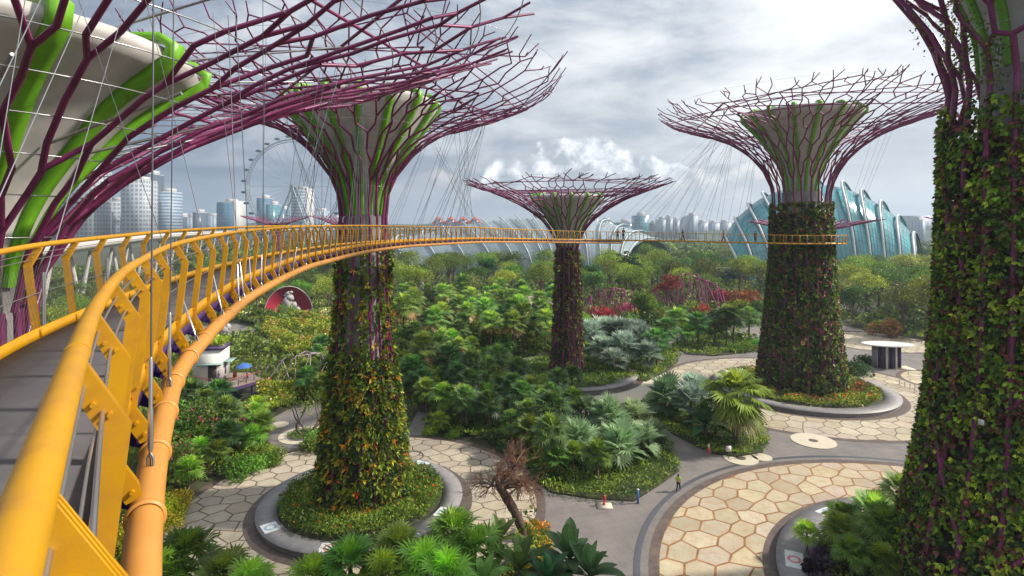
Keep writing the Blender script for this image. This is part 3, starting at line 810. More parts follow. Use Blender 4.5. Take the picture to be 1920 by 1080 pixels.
# posts
PROF_IN = [(-.035, -.02), (.03, -.30), (-.02, -1.24), (.05, -1.42)]
def post_mesh(P, T, Rt, side, bracket, detail):
    s = side
    outer = [(.02, -.01), (.15, -.25), (.045, -1.20), (.14, -1.37)] if bracket else [(.02, -.01), (.15, -.25), (.045, -1.24)]
    inner = [(-.05, -.03), (.068, -.272), (-.036, -1.20), (-.02, -1.34)] if bracket else [(-.05, -.03), (.068, -.272), (-.036, -1.24)]
    if bracket:
        outer.append((.16, -1.47)); inner.append((.07, -1.50))
    V = []; F = []; B = MB()
    def plate(o, th, k):
        V = []
        for (u, v) in outer + inner[::-1]:
            for t in (-th / 2, th / 2):
                V.append(P + Rt * (u * s) + T * (o + t) + np.array([0, 0, v]))
        n = len(outer) + len(inner)
        Fc = []
        for i in range(n):
            j = (i + 1) % n
            Fc.append((2 * i, 2 * j, 2 * j + 1, 2 * i + 1))
        B.add(V, Fc)
        no = len(outer)
        for i in range(no - 1):
            a, b2 = i, i + 1; c, d = n - 1 - i - 1, n - 1 - i
            for q in (0, 1):
                B.add([V[2 * a + q], V[2 * b2 + q], V[2 * c + q], V[2 * d + q]], [(0, 1, 2, 3)])
    if detail:
        plate(-.022, .011, 0); plate(.022, .011, 0); plate(0, .011, 0)
        for (u, v) in ((.09, -.20), (.045, -.16), (.02, -1.10), (.05, -1.02)):
            c = P + Rt * u * s + np.array([0, 0, v])
            B.tube([c - T * .045, c + T * .045], .009, 8)
        if bracket:
            for (u, v) in ((.045, -1.32), (.105, -1.42)):
                c = P + Rt * u + np.array([0, 0, v])
                B.tube([c - T * .052, c + T * .052], .016, 8)
    else:
        plate(0, .06, 0)
    return B
Tp, Rp = frame(RS)
dist = np.linalg.norm(RS[:, :2], axis=1)
posts = []
for i in range(len(RS)):
    pipe = SS[i] < 93
    posts.append((RS[i], Tp[i], Rp[i], 1, pipe))
    posts.append((RS[i] - Rp[i] * WID, Tp[i], Rp[i], -1, False))
posts = [p for p in posts if p[0][1] > -1.0]
posts.sort(key=lambda p: p[0][0] ** 2 + p[0][1] ** 2)
rest = MB()
for i, p in enumerate(posts):
    d = math.hypot(p[0][0], p[0][1])
    B = post_mesh(*p, d < 14)
    if i < 100:
        B.build('post', M['yellow'], bridge)
    else:
        for (V, (F, mi, c)) in zip(B.V, B.F):
            pass
        off_ = rest.n
        for V in B.V: rest.V.append(V)
        for F, mi, c in B.F: rest.F.append((F + off_, mi, c))
        rest.n += B.n
o = rest.build('post', M['yellow'], bridge); tag(o, kind='stuff')
# cross beams under the deck, pipe collars
near = MB(); col_b = MB()
for i in range(len(RS)):
    if SS[i] > 93: break
    P, T, Rt = RS[i] + Tp[i] * .12, Tp[i], Rp[i]
    c = []
    for u, v0, v1 in ((PU - .06, -1.60, -1.48), (-.25, -1.44, -1.285), (-WID + .02, -1.42, -1.285)):
        for t in (-.04, .04):
            c += [P + Rt * u + T * t + np.array([0, 0, v0]), P + Rt * u + T * t + np.array([0, 0, v1])]
    F = []
    for k in (0, 4):
        F += [(k, k + 1, k + 5, k + 4), (k + 2, k + 3, k + 7, k + 6), (k, k + 2, k + 6, k + 4), (k + 1, k + 3, k + 7, k + 5)]
    near = MB(); near.add(c, F + [(0, 1, 3, 2)]); near.build('cross_beam', M['violet'], bridge)
    q = RS[i] + Rt * PU + np.array([0, 0, PV]) - T * .16
    col_b = MB(); col_b.tube([q - T * .02, q - T * .012, q + T * .012, q + T * .02], [.106, .124, .124, .106], 20, caps=False); col_b.build('pipe_collar', M['pipe'], bridge, smooth=False)
# infill rods on both sides, inside the posts
for u, v in ((.02, -.10), (.07, -.19), (.0, -.62)):
    b = MB(); b.tube(off(u, v)[:260], .0075, 5, caps=False); b.build('infill_rod', M['steel'], bridge)
    b = MB(); b.tube(off(-WID - u, v)[:260], .006, 5, caps=False); b.build('infill_rod', M['steel'], bridge)
# fine mesh netting on the left side near the viewer
b = MB()
lo = off(-WID - .0, -1.06); hi = off(-WID + .0, -.30)
sel = [i for i in range(len(FINE)) if 2.5 < FS[i] < 21]
s_a = FS[sel[0]]; s_b = FS[sel[-1]]
def net_pt(s, h):
    q = np.array([np.interp(s, FS, off(-WID - .0, 0)[:, k]) for k in range(3)]); q[2] += -1.06 + .8 * h
    return q
A = []; B_ = []
for s in np.arange(s_a, s_b, .075):
    A.append(net_pt(s, 0)); B_.append(net_pt(s + .38, 1))
    A.append(net_pt(s + .38, 0)); B_.append(net_pt(s, 1))
b.segs(A, B_, .0013, .0013, 3); b.build('netting', M['cable'], bridge)
# lamp tubes standing behind every other left post
for i in range(len(RS)):
    if 3 < SS[i] < 18 and i % 2 == 0:
        b = MB()
        for q in (.02, .07):
            p = RS[i] - Rp[i] * (WID - .02) + Tp[i] * (.07 + q)
            b.tube([p + np.array([0, 0, -.36]), p + np.array([0, 0, -1.05])], .014, 8)
        b.build('lamp_tube', M['steel'], bridge)

# ---------------------------------------------------------------- suspension cables
def cable_with_socket(a, bpt, r, par, detail):
    b = MB(); b.tube([a, bpt], r, 6 if detail else 4)
    if detail:
        d = (a - bpt) / np.linalg.norm(a - bpt)
        b.tube([bpt + d * .06, bpt + d * .11, bpt + d * .13, bpt + d * .42, bpt + d * .44, bpt + d * .80, bpt + d * .82], [.011, .011, .019, .019, .014, .014, r], 8, mi=1)
        for s_ in (-1, 1):
            e = np.cross(d, [0, 1, 0]) * .022 * s_
            b.tube([bpt + d * .10, bpt + d * .06 + e, bpt - d * .03 + e], .009, 6, mi=1)
        b.tube([bpt - np.array([0, 0, .1]), bpt], .012, 6, mi=2)
    return b.build('cable', [M['cable'], M['steel'], M['pipe']], par)
pipe_c = off(PU, PV + .105)
CPB = interp_prof(cpB); CPA = interp_prof(cpA); CPD = interp_prof(cpD)
def under(c, CP, t, a):
    q = prof_at(CP, t); return np.array([c[0] + q[0] * math.cos(a), c[1] + q[0] * math.sin(a), q[1] - .05])
rc = np.random.default_rng(3)
ncab = 0
def fan(c, CP, s0, s1, n, tch, spread, r, jit=0.04, groups=3):
    """cables from clustered anchor points in the canopy to points along the pipe"""
    global ncab
    S = np.linspace(s0, s1, n)
    for gi, s in enumerate(S):
        i = int(np.searchsorted(FS, s)); bp = pipe_c[min(i, len(pipe_c) - 1)]
        ang = math.atan2(bp[1] - c[1], bp[0] - c[0])
        g = round(gi / (n - 1) * (groups - 1)) / (groups - 1) - .5
        aa = math.atan2(pipe_c[int(np.searchsorted(FS, (s0 + s1) / 2))][1] - c[1], pipe_c[int(np.searchsorted(FS, (s0 + s1) / 2))][0] - c[0])
        top = under(c, CP, tch + rc.uniform(-jit, jit), aa + g * spread)
        cable_with_socket(top, bp, r, bridge, bp[1] < 14); ncab += 1
s_of = lambda X, Y: FS[int(np.argmin((FINE[:, 0] - X) ** 2 + (FINE[:, 1] - Y) ** 2))]
# near hangers dropping straight from the big canopy
for k, (s, t, da) in enumerate([(s_of(x_, y_), .62, -.1 + .04 * q_) for q_, (x_, y_) in enumerate([(-2.83, 4.0), (-3.98, 6.1), (-4.8, 8.1), (-5.5, 10.2), (-6.1, 12.3), (-6.7, 14.4), (-7.2, 16.5), (-7.6, 18.6), (-7.9, 20.8)])]):
    bp = pipe_c[int(np.searchsorted(FS, s))]
    if k < 2:
        top = bp + np.array([.05 * k, .1, 9.5])
    else:
        ang = math.atan2(bp[1] - TREE_B[1], bp[0] - TREE_B[0]); top = under(TREE_B, CPB, t, ang + da)
    cable_with_socket(top, bp, .0065, bridge, True)
fan(TREE_B, CPB, s_of(-6.0, 12), s_of(-8.4, 26), 12, .66, .9, .010)
fan(TREE_A, CPA, s_of(-8.3, 24), s_of(-8.8, 38), 16, .60, 1.2, .011)
fan(TREE_A, CPA, s_of(-8.3, 42), s_of(-2.6, 60), 26, .62, 1.6, .013, .05, 5)
fan(TREE_D, CPD, s_of(12, 78), s_of(33, 78.6), 24, .60, .9, .014, .06, 5)
# hangers on the far side of the tall tree
bt = MB()
for q in range(4):
    a = math.radians(-12 + q * 7); top = under(TREE_D, CPD, .62, a)
    bt.tube([top, np.array([43.3 + 6.2 * math.cos(a), 83.1 + 6.2 * math.sin(a), CZ - 2.2])], .013, 4)
bt.build('cable', M['cable'], bridge)
# left-hand cables that come down to the far kerb near the viewer
for (s, x, y, Y) in ((4.0, 12, -60, 8.5), (5.2, 105, -60, 9.0), (6.3, 190, -60, 10.5), (7.6, 60, -80, 11.0), (8.8, 240, -10, 13)):
    i = int(np.searchsorted(FS, s + 2.2)); bp = off(-WID - .05, -1.15)[i]
    b = MB(); b.tube([np.array(at(x, y, Y)), bp], .0075, 6); b.build('cable', M['steel'], bridge)

# ---------------------------------------------------------------- vegetation
def inpoly(X, Y, P):
    P = np.asarray([p[:2] for p in P], float); x2, y2 = np.roll(P[:, 0], -1), np.roll(P[:, 1], -1)
    r = np.zeros(np.shape(X), bool)
    for a, b_, c, d in zip(P[:, 0], P[:, 1], x2, y2):
        cond = ((b_ > Y) != (d > Y))
        with np.errstate(divide='ignore', invalid='ignore'):
            xi = (c - a) * (Y - b_) / (d - b_ + 1e-12) + a
        r ^= cond & (X < xi)
    return r
BEDS = [BED1, BED2, BED3, BED4, BED5]
PATHS = [pp([(482, 800), (512, 862), (560, 885), (640, 850), (660, 800), (650, 770), (600, 755), (560, 757)]), pp([(764, 832), (800, 834), (795, 800), (803, 775), (783, 772), (768, 800)]),
         pp([(300, 650), (400, 645), (450, 632), (485, 618), (440, 606), (380, 612), (250, 640)]), pp([(1575, 604), (1640, 592), (1660, 580), (1610, 572), (1560, 570), (1540, 580), (1625, 590)])]
CIRC = [((-13.1, 48.9), 16.2), ((43.3, 83.1), 20.8), ((33.0, 34.0), 25.0), ((9.2, 92.0), 17.3)]
def paved(X, Y, m=0.0):
    inb = np.zeros(np.shape(X), bool)
    for P in BEDS: inb |= inpoly(X, Y, P)
    a = inpoly(X, Y, AREA) & ~inb
    for P in PATHS: a |= inpoly(X, Y, P)
    for (cx, cy), r in CIRC[:]:
        a |= ((X - cx) ** 2 + (Y - cy) ** 2 < (r + m) ** 2) & ~inb & ((cx != 9.2) | (np.abs((np.degrees(np.arctan2(Y - cy, X - cx)) + 35)) < 50) | ((X - cx) ** 2 + (Y - cy) ** 2 < 12 ** 2))
    for (cx, cy), r in CIRC:
        a |= ((X - cx) ** 2 + (Y - cy) ** 2 < (r - 1.5) ** 2) & inb & (cx != 9.2)
    a |= (X + 61.5) ** 2 + (Y - 152) ** 2 < 81
    a |= inpoly(X, Y, [(-53, 72), (-36, 72), (-36, 86), (-53, 86)])
    return a
def unit(v):
    return v / (np.linalg.norm(v, axis=-1, keepdims=True) + 1e-9)
def rhombs(C, D, L, w, rng, tip_drop=0.0):
    """pointed leaves: C (n,3) base, D (n,3) direction, L (n,), w ratio"""
    n = len(C)
    S = unit(np.cross(D, rng.normal(0, 1, (n, 3))))
    L = np.asarray(L)[:, None]; w = L * w
    up = np.array([0, 0, 1.0])
    return np.stack([C, C + D * L * .5 - S * w, C + D * L - up * L * tip_drop, C + D * L * .5 + S * w], 1).reshape(-1, 3)
def quads(V):
    return np.arange(len(V)).reshape(-1, 4)

def broadleaf(seed, h, cr, ch, col, trunk_h, nl=16, per=150, leaf=.42, spread=1.0, name='tree'):
    rng = np.random.default_rng(seed)
    b = MB(); tr = MB()
    top = np.array([0, 0, trunk_h])
    tr.tube([(0, 0, 0), (rng.normal(0, .15), rng.normal(0, .15), trunk_h * .5), tuple(top + rng.normal(0, .2, 3) * [1, 1, 0]), (0, 0, trunk_h + ch * .4)], [cr * .07 + .06, cr * .05 + .05, cr * .04 + .03, .04], 7)
    cen = []
    for i in range(nl):
        a = i * 2.4 + rng.uniform(-.4, .4); f = (i + .5) / nl
        zz = trunk_h + ch * (.12 + .75 * rng.random() ** .8)
        rel = (zz - trunk_h) / ch
        rr = cr * (1 - abs(rel - .4) ** 1.7 * 1.6) * rng.uniform(.35, .85) * (0.25 if i < 2 else 1)
        cen.append((rr * math.cos(a), rr * math.sin(a), zz, cr * rng.uniform(.28, .46)))
    for x, y, z, r in cen[:9]:
        tr.tube([(0, 0, trunk_h * rng.uniform(.6, .95)), (x * .5, y * .5, (trunk_h + z) / 2 - .1 * ch), (x, y, z)], [cr * .028 + .02, cr * .02 + .015, .015], 5)
    for x, y, z, r in cen:
        n = int(per * (r / (cr * .37)) ** 2)
        d = unit(rng.normal(0, 1, (n, 3))); d[:, 2] = np.abs(d[:, 2]) * .95 - .28 * rng.random(n)
        d = unit(d)
        rad = r * rng.uniform(.55, 1.08, n) ** .5
        P = np.array([x, y, z]) + d * rad[:, None] * np.array([1.05, 1.05, .78]) + rng.normal(0, .05 * cr, (n, 3))
        D = unit(d * .35 + rng.normal(0, 1, (n, 3)) + np.array([0, 0, -.15]))
        V = rhombs(P, D, leaf * rng.uniform(.6, 1.3, n), .36, rng)
        tone = math.exp(rng.normal(0, .25))
        c = np.array(col) * tone * np.exp(rng.normal(0, .22, (n, 1))) * np.array([1 + rng.normal(0, .08), 1, 1])
        b.add(V, quads(V), 0, np.clip(c, .003, .8))
    return b, tr
def tree_proto(name, args, shade='leafr'):
    b, tr = broadleaf(**args)
    t = thing(name, None, None)
    tr.build('trunk', M['bark'], t); b.build('crown', M[shade], t)
    return reg(t)
def fan_crown(seed, n, pet, L, k, col, rng_az=2 * math.pi, low=-35, high=82, w=.075, droop=.25, span=125, cup=.25, old=None):
    rng = np.random.default_rng(seed); b = MB(); Vs = []; Cs = []
    for i in range(n):
        f = i / max(1, n - 1)
        el = math.radians(high + (low - high) * f ** .85 + rng.uniform(-8, 8)); az = i * 2.399 + rng.uniform(-.25, .25)
        D = np.array([math.cos(el) * math.cos(az), math.cos(el) * math.sin(az), math.sin(el)])
        S = np.array([-math.sin(az), math.cos(az), 0.0]); N = np.cross(D, S); 
        pl = pet * rng.uniform(.75, 1.15) * (0.55 + .45 * min(1, f * 2.2))
        H = D * pl - np.array([0, 0, .16 * pl * (1 - el)]) * .7
        b.tube([np.zeros(3), D * pl * .5 - np.array([0, 0, .02 * pl]), H], [.035, .022, .014], 4, 0, np.array(col) * 1.5)
        roll = rng.uniform(-.5, .5); S2 = S * math.cos(roll) + N * math.sin(roll); N2 = np.cross(D, S2)
        ph = np.radians(np.linspace(-span, span, k)) + rng.normal(0, .02, k)
        Lb = L * rng.uniform(.85, 1.12) * (0.78 + .22 * np.cos(ph * .7)) * rng.uniform(.92, 1.05, k)
        Db = unit(D * np.cos(ph)[:, None] + S2 * np.sin(ph)[:, None] + N2 * (cup * np.abs(np.sin(ph)) * (-1 if N2[2] < 0 else 1))[:, None])
        T = np.cross(N2, Db); T = unit(T)
        wd = (L * w) * np.ones(k)
        mid = H + Db * Lb[:, None] * .52; fold = N2 * (wd * .35)[:, None]
        tip = H + Db * Lb[:, None] - np.array([0, 0, 1.0]) * (Lb * droop * rng.uniform(.5, 1.3, k))[:, None]
        Vs.append(np.stack([np.tile(H, (k, 1)), mid - T * wd[:, None], tip, mid + fold], 1)); Vs.append(np.stack([np.tile(H, (k, 1)), mid + fold, tip, mid + T * wd[:, None]], 1))
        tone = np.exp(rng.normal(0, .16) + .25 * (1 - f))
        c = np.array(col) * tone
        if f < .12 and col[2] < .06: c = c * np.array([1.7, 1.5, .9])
        if old is not None and f > .86: c = np.array(old) * tone
        cc = c * np.exp(rng.normal(0, .12, (k, 1)))
        Cs += [cc, cc]
    V = np.concatenate(Vs).reshape(-1, 3); b.add(V, quads(V), 0, np.clip(np.concatenate(Cs), .003, .8))
    return b
def palm_proto(name, crown, h, tr=.13, skirt=False):
    t = thing(name, None, None)
    rng = np.random.default_rng(int(h * 100))
    b = MB(); n = 12; z = np.linspace(0, h, n); r = tr * (1.15 - .35 * z / h) * (1 + .08 * np.sin(np.arange(n) * 2.5)); r[-1] *= 1.5
    b.tube(np.stack([.12 * np.sin(z / h * 1.4) * h * .15, z * 0, z], 1), r, 8); b.build('trunk', M['bark'], t)
    for i in range(len(crown.V)): crown.V[i] = crown.V[i] + np.array([.12 * math.sin(1.4) * h * .15, 0, h])
    crown.build('fronds', M['palm'], t)
    return reg(t)
def paddle_crown(seed, n, L, w, col, low=5, high=80):
    """long undivided pleated leaves"""
    rng = np.random.default_rng(seed); b = MB()
    for i in range(n):
        f = i / n; el = math.radians(high + (low - high) * f); az = i * 2.399
        D = np.array([math.cos(el) * math.cos(az), math.cos(el) * math.sin(az), math.sin(el)]); S = np.array([-math.sin(az), math.cos(az), 0.0])
        m = 9; t = np.linspace(0, 1, m); Ll = L * rng.uniform(.8, 1.15)
        ax = D[None] * (t * Ll)[:, None] - np.array([0, 0, 1.0]) * (t ** 2 * Ll * .28 * rng.uniform(.6, 1.4))[:, None]
        ww = w * Ll * np.sin(np.clip((t - .12) / .88, 0, 1) * math.pi) ** .6 * (1 - .25 * t) + .015
        N = np.cross(D, S); N = N * (1 if N[2] > 0 else -1)
        kk = 10; V = []
        for j in range(m):
            for q in range(kk + 1):
                u = q / kk * 2 - 1
                V.append(ax[j] + S * u * ww[j] + N * (abs(u) * ww[j] * .35 + (.035 * Ll * .25 if q % 2 else 0)))
        F = [(j * (kk + 1) + q, j * (kk + 1) + q + 1, (j + 1) * (kk + 1) + q + 1, (j + 1) * (kk + 1) + q) for j in range(m - 1) for q in range(kk)]
        c = np.array(col) * math.exp(rng.normal(0, .15)) * (1.5 if f < .15 else 1)
        cc = c[None] * np.where(np.arange(len(F)) % 2, 1.1, .85)[:, None]
        b.add(V, F, 0, cc)
    return b
G1 = (.055, .10, .018); G2 = (.085, .15, .022); G3 = (.035, .07, .022); SIL = (.10, .135, .125); SILG = (.085, .125, .075)
P_FAN = [palm_proto('fan_palm', fan_crown(1, 26, .9, .95, 17, G1), 2.6), palm_proto('fan_palm', fan_crown(2, 30, 1.1, 1.05, 17, G3, low=-45), 3.8),
         palm_proto('fan_palm', fan_crown(3, 24, .8, .9, 15, G2), 2.0), palm_proto('fan_palm', fan_crown(4, 30, 1.2, 1.15, 19, (.07, .12, .03), low=-50, old=(.16, .12, .05)), 5.2)]
P_SIL = [palm_proto('silver_palm', fan_crown(11, 20, 1.2, 1.35, 21, SIL, w=.085, low=-25, droop=.12, cup=.45), 2.4, .2), palm_proto('silver_palm', fan_crown(12, 18, 1.1, 1.3, 21, SILG, w=.085, low=-30, droop=.12, cup=.4), 1.6, .2)]
P_HERO = palm_proto('tall_fan_palm', fan_crown(21, 38, 1.7, 1.5, 27, (.10, .16, .028), w=.05, low=-62, droop=.42, old=(.15, .15, .06)), 4.6, .2)
P_DRY = palm_proto('crested_fan_palm', fan_crown(22, 36, 1.25, 1.15, 25, (.085, .12, .035), w=.05, low=-58, droop=.2, old=(.28, .22, .10)), 2.8, .22)
P_PAD = [palm_proto('paddle_palm', paddle_crown(31, 15, 1.9, .17, (.035, .085, .032), low=0), .8), palm_proto('paddle_palm', paddle_crown(32, 13, 1.7, .15, (.06, .12, .03), low=10), .7)]

ORD = ['first', 'second', 'third', 'fourth', 'fifth', 'sixth', 'seventh', 'eighth', 'ninth', 'tenth', 'eleventh', 'twelfth', 'thirteenth', 'fourteenth', 'fifteenth', 'sixteenth', 'seventeenth', 'eighteenth', 'nineteenth', 'twentieth']
def ordinal(n):
    if n <= 20: return ORD[n - 1]
    tens = {2: 'twenty', 3: 'thirty', 4: 'forty', 5: 'fifty', 6: 'sixty', 7: 'seventy'}[n // 10]
    if n % 10 == 0: return tens[:-1] + 'ieth'
    return tens + '-' + ORD[n % 10 - 1]
def place_all(protos, pts, phrase, cat, group, scale=(.8, 1.25), seed=0, z=0.0, pick=None):
    """copies with a label each: phrase, then its place counted from the left"""
    rng = np.random.default_rng(seed); out = []
    pts = sorted(pts, key=lambda p: p[0] / p[1])
    for i, p in enumerate(pts):
        pr = protos[int(rng.integers(0, len(protos)))] if pick is None else protos[pick[i] % len(protos)]
        s = rng.uniform(*scale) if len(p) < 3 else p[2]
        o = copy_tree(pr, (p[0], p[1], z), rng.uniform(0, 6.28), (s * rng.uniform(.92, 1.08), s, s * rng.uniform(.9, 1.12)))
        nm = ordinal(i + 1) + ' from the left' if len(pts) > 1 else ''
        tag(o, (phrase + (', ' + nm if nm else '')), cat, group if len(pts) > 1 else None)
        out.append(o)
    return out
def poisson(P, step, seed, ok=None, minx=None):
    rng = np.random.default_rng(seed); P = np.asarray([p[:2] for p in P]); lo = P.min(0); hi = P.max(0)
    pts = []
    N = int((hi[0] - lo[0]) * (hi[1] - lo[1]) / step ** 2 * 9)
    C = rng.uniform(lo, hi, (N, 2)); m = inpoly(C[:, 0], C[:, 1], P); C = C[m]
    C = C[~paved(C[:, 0], C[:, 1], .3)]
    for c in C:
        if all((c[0] - q[0]) ** 2 + (c[1] - q[1]) ** 2 > step * step for q in pts):
            pts.append((float(c[0]), float(c[1])))
    return pts

# central mass of palms, split into strips so each can be pointed at
Z1 = pp([(790, 812), (855, 815), (905, 800), (905, 735), (840, 735), (770, 745)])
Z2 = pp([(905, 805), (960, 850), (1035, 905), (1060, 800), (1120, 790), (1110, 745), (1050, 740), (905, 740)])
Z3 = pp([(760, 742), (900, 735), (1050, 738), (1090, 735), (1075, 700), (1045, 680), (900, 660), (745, 670)])
Z4 = pp([(740, 668), (900, 655), (1040, 676), (1040, 625), (880, 605), (735, 615)])
Z5 = pp([(735, 612), (880, 602), (1040, 620), (1040, 580), (900, 572), (735, 575)])
place_all(P_FAN[:3], poisson(Z1, 2.6, 1), 'low fan palm behind the back edge of the flowering tree plaza', 'fan palm', 'fan palms along the back of the left plaza', (.7, 1.3), seed=1)
place_all(P_FAN[:2], poisson(Z2, 2.7, 2), 'dense fan palm in the central bed behind the bare tree', 'fan palm', 'fan palms behind the bare tree', (.7, 1.35), seed=2)
place_all(P_FAN, poisson(Z3, 3.0, 3), 'dark fan palm in the middle palm thicket between two supertrees', 'fan palm', 'fan palms in the middle thicket', (.75, 1.55), seed=3)
place_all([P_FAN[1], P_FAN[3]], poisson(Z4, 4.2, 4), 'tall shaggy fan palm at the back of the middle thicket', 'fan palm', 'tall palms behind the middle thicket', (1.0, 1.5), seed=4)
place_all([P_FAN[3]], poisson(Z5, 6.5, 5), 'tall thin palm standing before the round woodland trees', 'fan palm', 'thin palms before the woodland', (1.0, 1.5), seed=5)
# bed 1 front: silvery and broad palms
place_all(P_SIL[1:], [px(1085, 862)[:2] + (1.25,), px(1160, 880)[:2] + (1.35,), px(1205, 858)[:2] + (1.1,), px(1140, 818)[:2] + (1.3,), px(1225, 838)[:2] + (.9,), px(1185, 805)[:2] + (1.2,), px(1100, 800)[:2] + (1.1,), px(1065, 835)[:2] + (1.0,)],
          'broad grey green fan palm at the tip of the central bed', 'palm', 'grey green palms at the central bed tip', seed=6)
place_all(P_FAN[:1], [px(x, y)[:2] for x, y in ((1045, 900), (1075, 890), (1018, 875), (990, 850), (1120, 905))], 'small fan palm on the near edge of the central bed', 'fan palm', 'small palms on the near edge', (.8, 1.0), seed=7)
# bed 2
h = copy_tree(P_HERO, px(1378, 836), 0.6, (1.5, 1.5, 1.3)); tag(h, 'tall bright fan palm with drooping fronds rising over the pointed bed', 'fan palm')
place_all(P_SIL, [px(1247, 786)[:2] + (1.6,), px(1296, 800)[:2] + (1.35,), px(1300, 770)[:2] + (1.3,)], 'blue green stiff palm at the left of the pointed bed', 'palm', 'blue green palms in the pointed bed', seed=8)
place_all(P_PAD, [px(1322, 824)[:2] + (1.8,), px(1342, 815)[:2] + (1.7,)], 'broad leaved palm at the foot of the tall bright palm', 'palm', 'broad leaved palms in the pointed bed', seed=9)
# bed 3 silver palms
place_all(P_SIL[:1], [px(x, y)[:2] + (s,) for x, y, s in ((1105, 672, 1.7), (1135, 662, 1.8), (1165, 668, 1.7), (1130, 690, 1.5), (1170, 695, 1.6), (1200, 680, 1.5), (1215, 700, 1.4), (1150, 706, 1.2), (1190, 655, 1.6))],
          'silver blue palm in the pale cluster right of the slim supertree', 'silver palm', 'silver palms right of the slim supertree', seed=10)
place_all([P_FAN[1], P_FAN[0]], [px(x, y)[:2] + (1.5,) for x, y in ((1232, 690), (1250, 662), (1284, 655), (1310, 652), (1340, 650), (1375, 652), (1405, 640))], 'dark fan palm in the bed behind the pale paved curve', 'fan palm', 'dark palms behind the paved curve', seed=11)
place_all([P_FAN[3]], [px(x, y)[:2] + (s,) for x, y, s in ((1270, 652, 1.3), (1362, 650, 1.35))], 'tall loose headed palm standing over the far bed', 'fan palm', 'two tall palms over the far bed', seed=12)
# planter of the near trunk
for (x, y, zc, s, pr, lb) in ((1640, 958, 3.4, 1.0, P_DRY, 'crested fan palm with straw coloured stalks in the near right planter'), (1692, 890, 4.4, .95, P_DRY, 'green crested fan palm hugging the left side of the nearest trunk')):
    Y = (CZ - zc) * FP / (y - HY); X = (x - 960) / FP * Y
    o = copy_tree(pr, (X, Y, .45), .4, s); tag(o, lb, 'fan palm')
place_all([P_FAN[2], P_FAN[0]], [(22.6, 37.0, .8), (23.2, 39.3, .9), (24.6, 41.3, .9), (26.0, 38.6, 1.1), (24.4, 36.6, .9), (28.6, 43.6, .9), (21.6, 40.6, .7)], 'small green fan palm in the near right planter', 'fan palm', 'small palms in the near right planter', z=.5, seed=42)
# left beds
L1 = pp([(300, 935), (340, 935), (420, 885), (505, 862), (500, 806), (480, 790), (400, 782), (320, 800), (285, 860)])
place_all(P_FAN[:3], poisson(L1, 2.3, 21), 'glossy fan palm beside the yellow pipe left of the plaza', 'fan palm', 'fan palms beside the yellow pipe', (.9, 1.25), seed=21)
L2 = pp([(575, 770), (625, 775), (620, 690), (590, 680), (570, 710)])
place_all(P_FAN[:2], poisson(L2, 3.2, 22), 'blue green palm close behind the left trunk', 'fan palm', 'palms close behind the left trunk', (.9, 1.2), seed=22)
# foreground
FG = [(345, 1045, 35, 1.15, 0), (300, 1075, 33.5, 1.0, 2), (420, 1078, 34, .9, 0), (470, 1090, 33, .9, 2), (590, 1082, 34, 1.0, 2), (655, 1062, 34.5, 1.1, 0), (720, 1075, 33.5, 1.0, 2), (745, 1035, 36, 1.05, 0), (800, 1060, 34, 1.1, 2), (850, 1010, 38, 1.1, 0), (835, 1072, 33, 1.0, 2), (890, 1030, 36.5, 1.0, 0)]
pts = []
for x, y, Y, s, k in FG:
    pts.append(((x - 960) / FP * Y, Y, s, CZ - (y - HY) / FP * Y, k))
pts.sort(key=lambda p: p[0] / p[1])
for i, p in enumerate(pts):
    pr = P_FAN[p[4]]; hh = {0: 2.6, 2: 2.0}[p[4]] * p[2]
    hh *= 1.25; o = copy_tree(pr, (p[0], p[1], max(-.2, p[3] - hh)), i * 1.3, p[2] * 1.25)
    tag(o, 'bright fan palm along the bottom edge of the view, ' + ordinal(i + 1) + ' from the left', 'fan palm', 'fan palms along the bottom edge')
FP2 = [(935, 1000, 38, 1.2, 1), (975, 1050, 35.5, 1.35, 1), (905, 1078, 34, 1.2, 1), (1068, 1035, 36, 1.35, 0), (1105, 1068, 34.5, 1.3, 0), (1030, 1078, 34, 1.1, 0)]
for i, (x, y, Y, s, k) in enumerate(sorted(FP2)):
    zz = CZ - (y - HY) / FP * Y
    o = copy_tree(P_PAD[k], ((x - 960) / FP * Y, Y, zz - 1.3 * s), i * 1.1, s * 1.15)
    tag(o, 'broad leaved palm below the bare tree, ' + ordinal(i + 1) + ' from the left', 'palm', 'broad leaved palms below the bare tree')

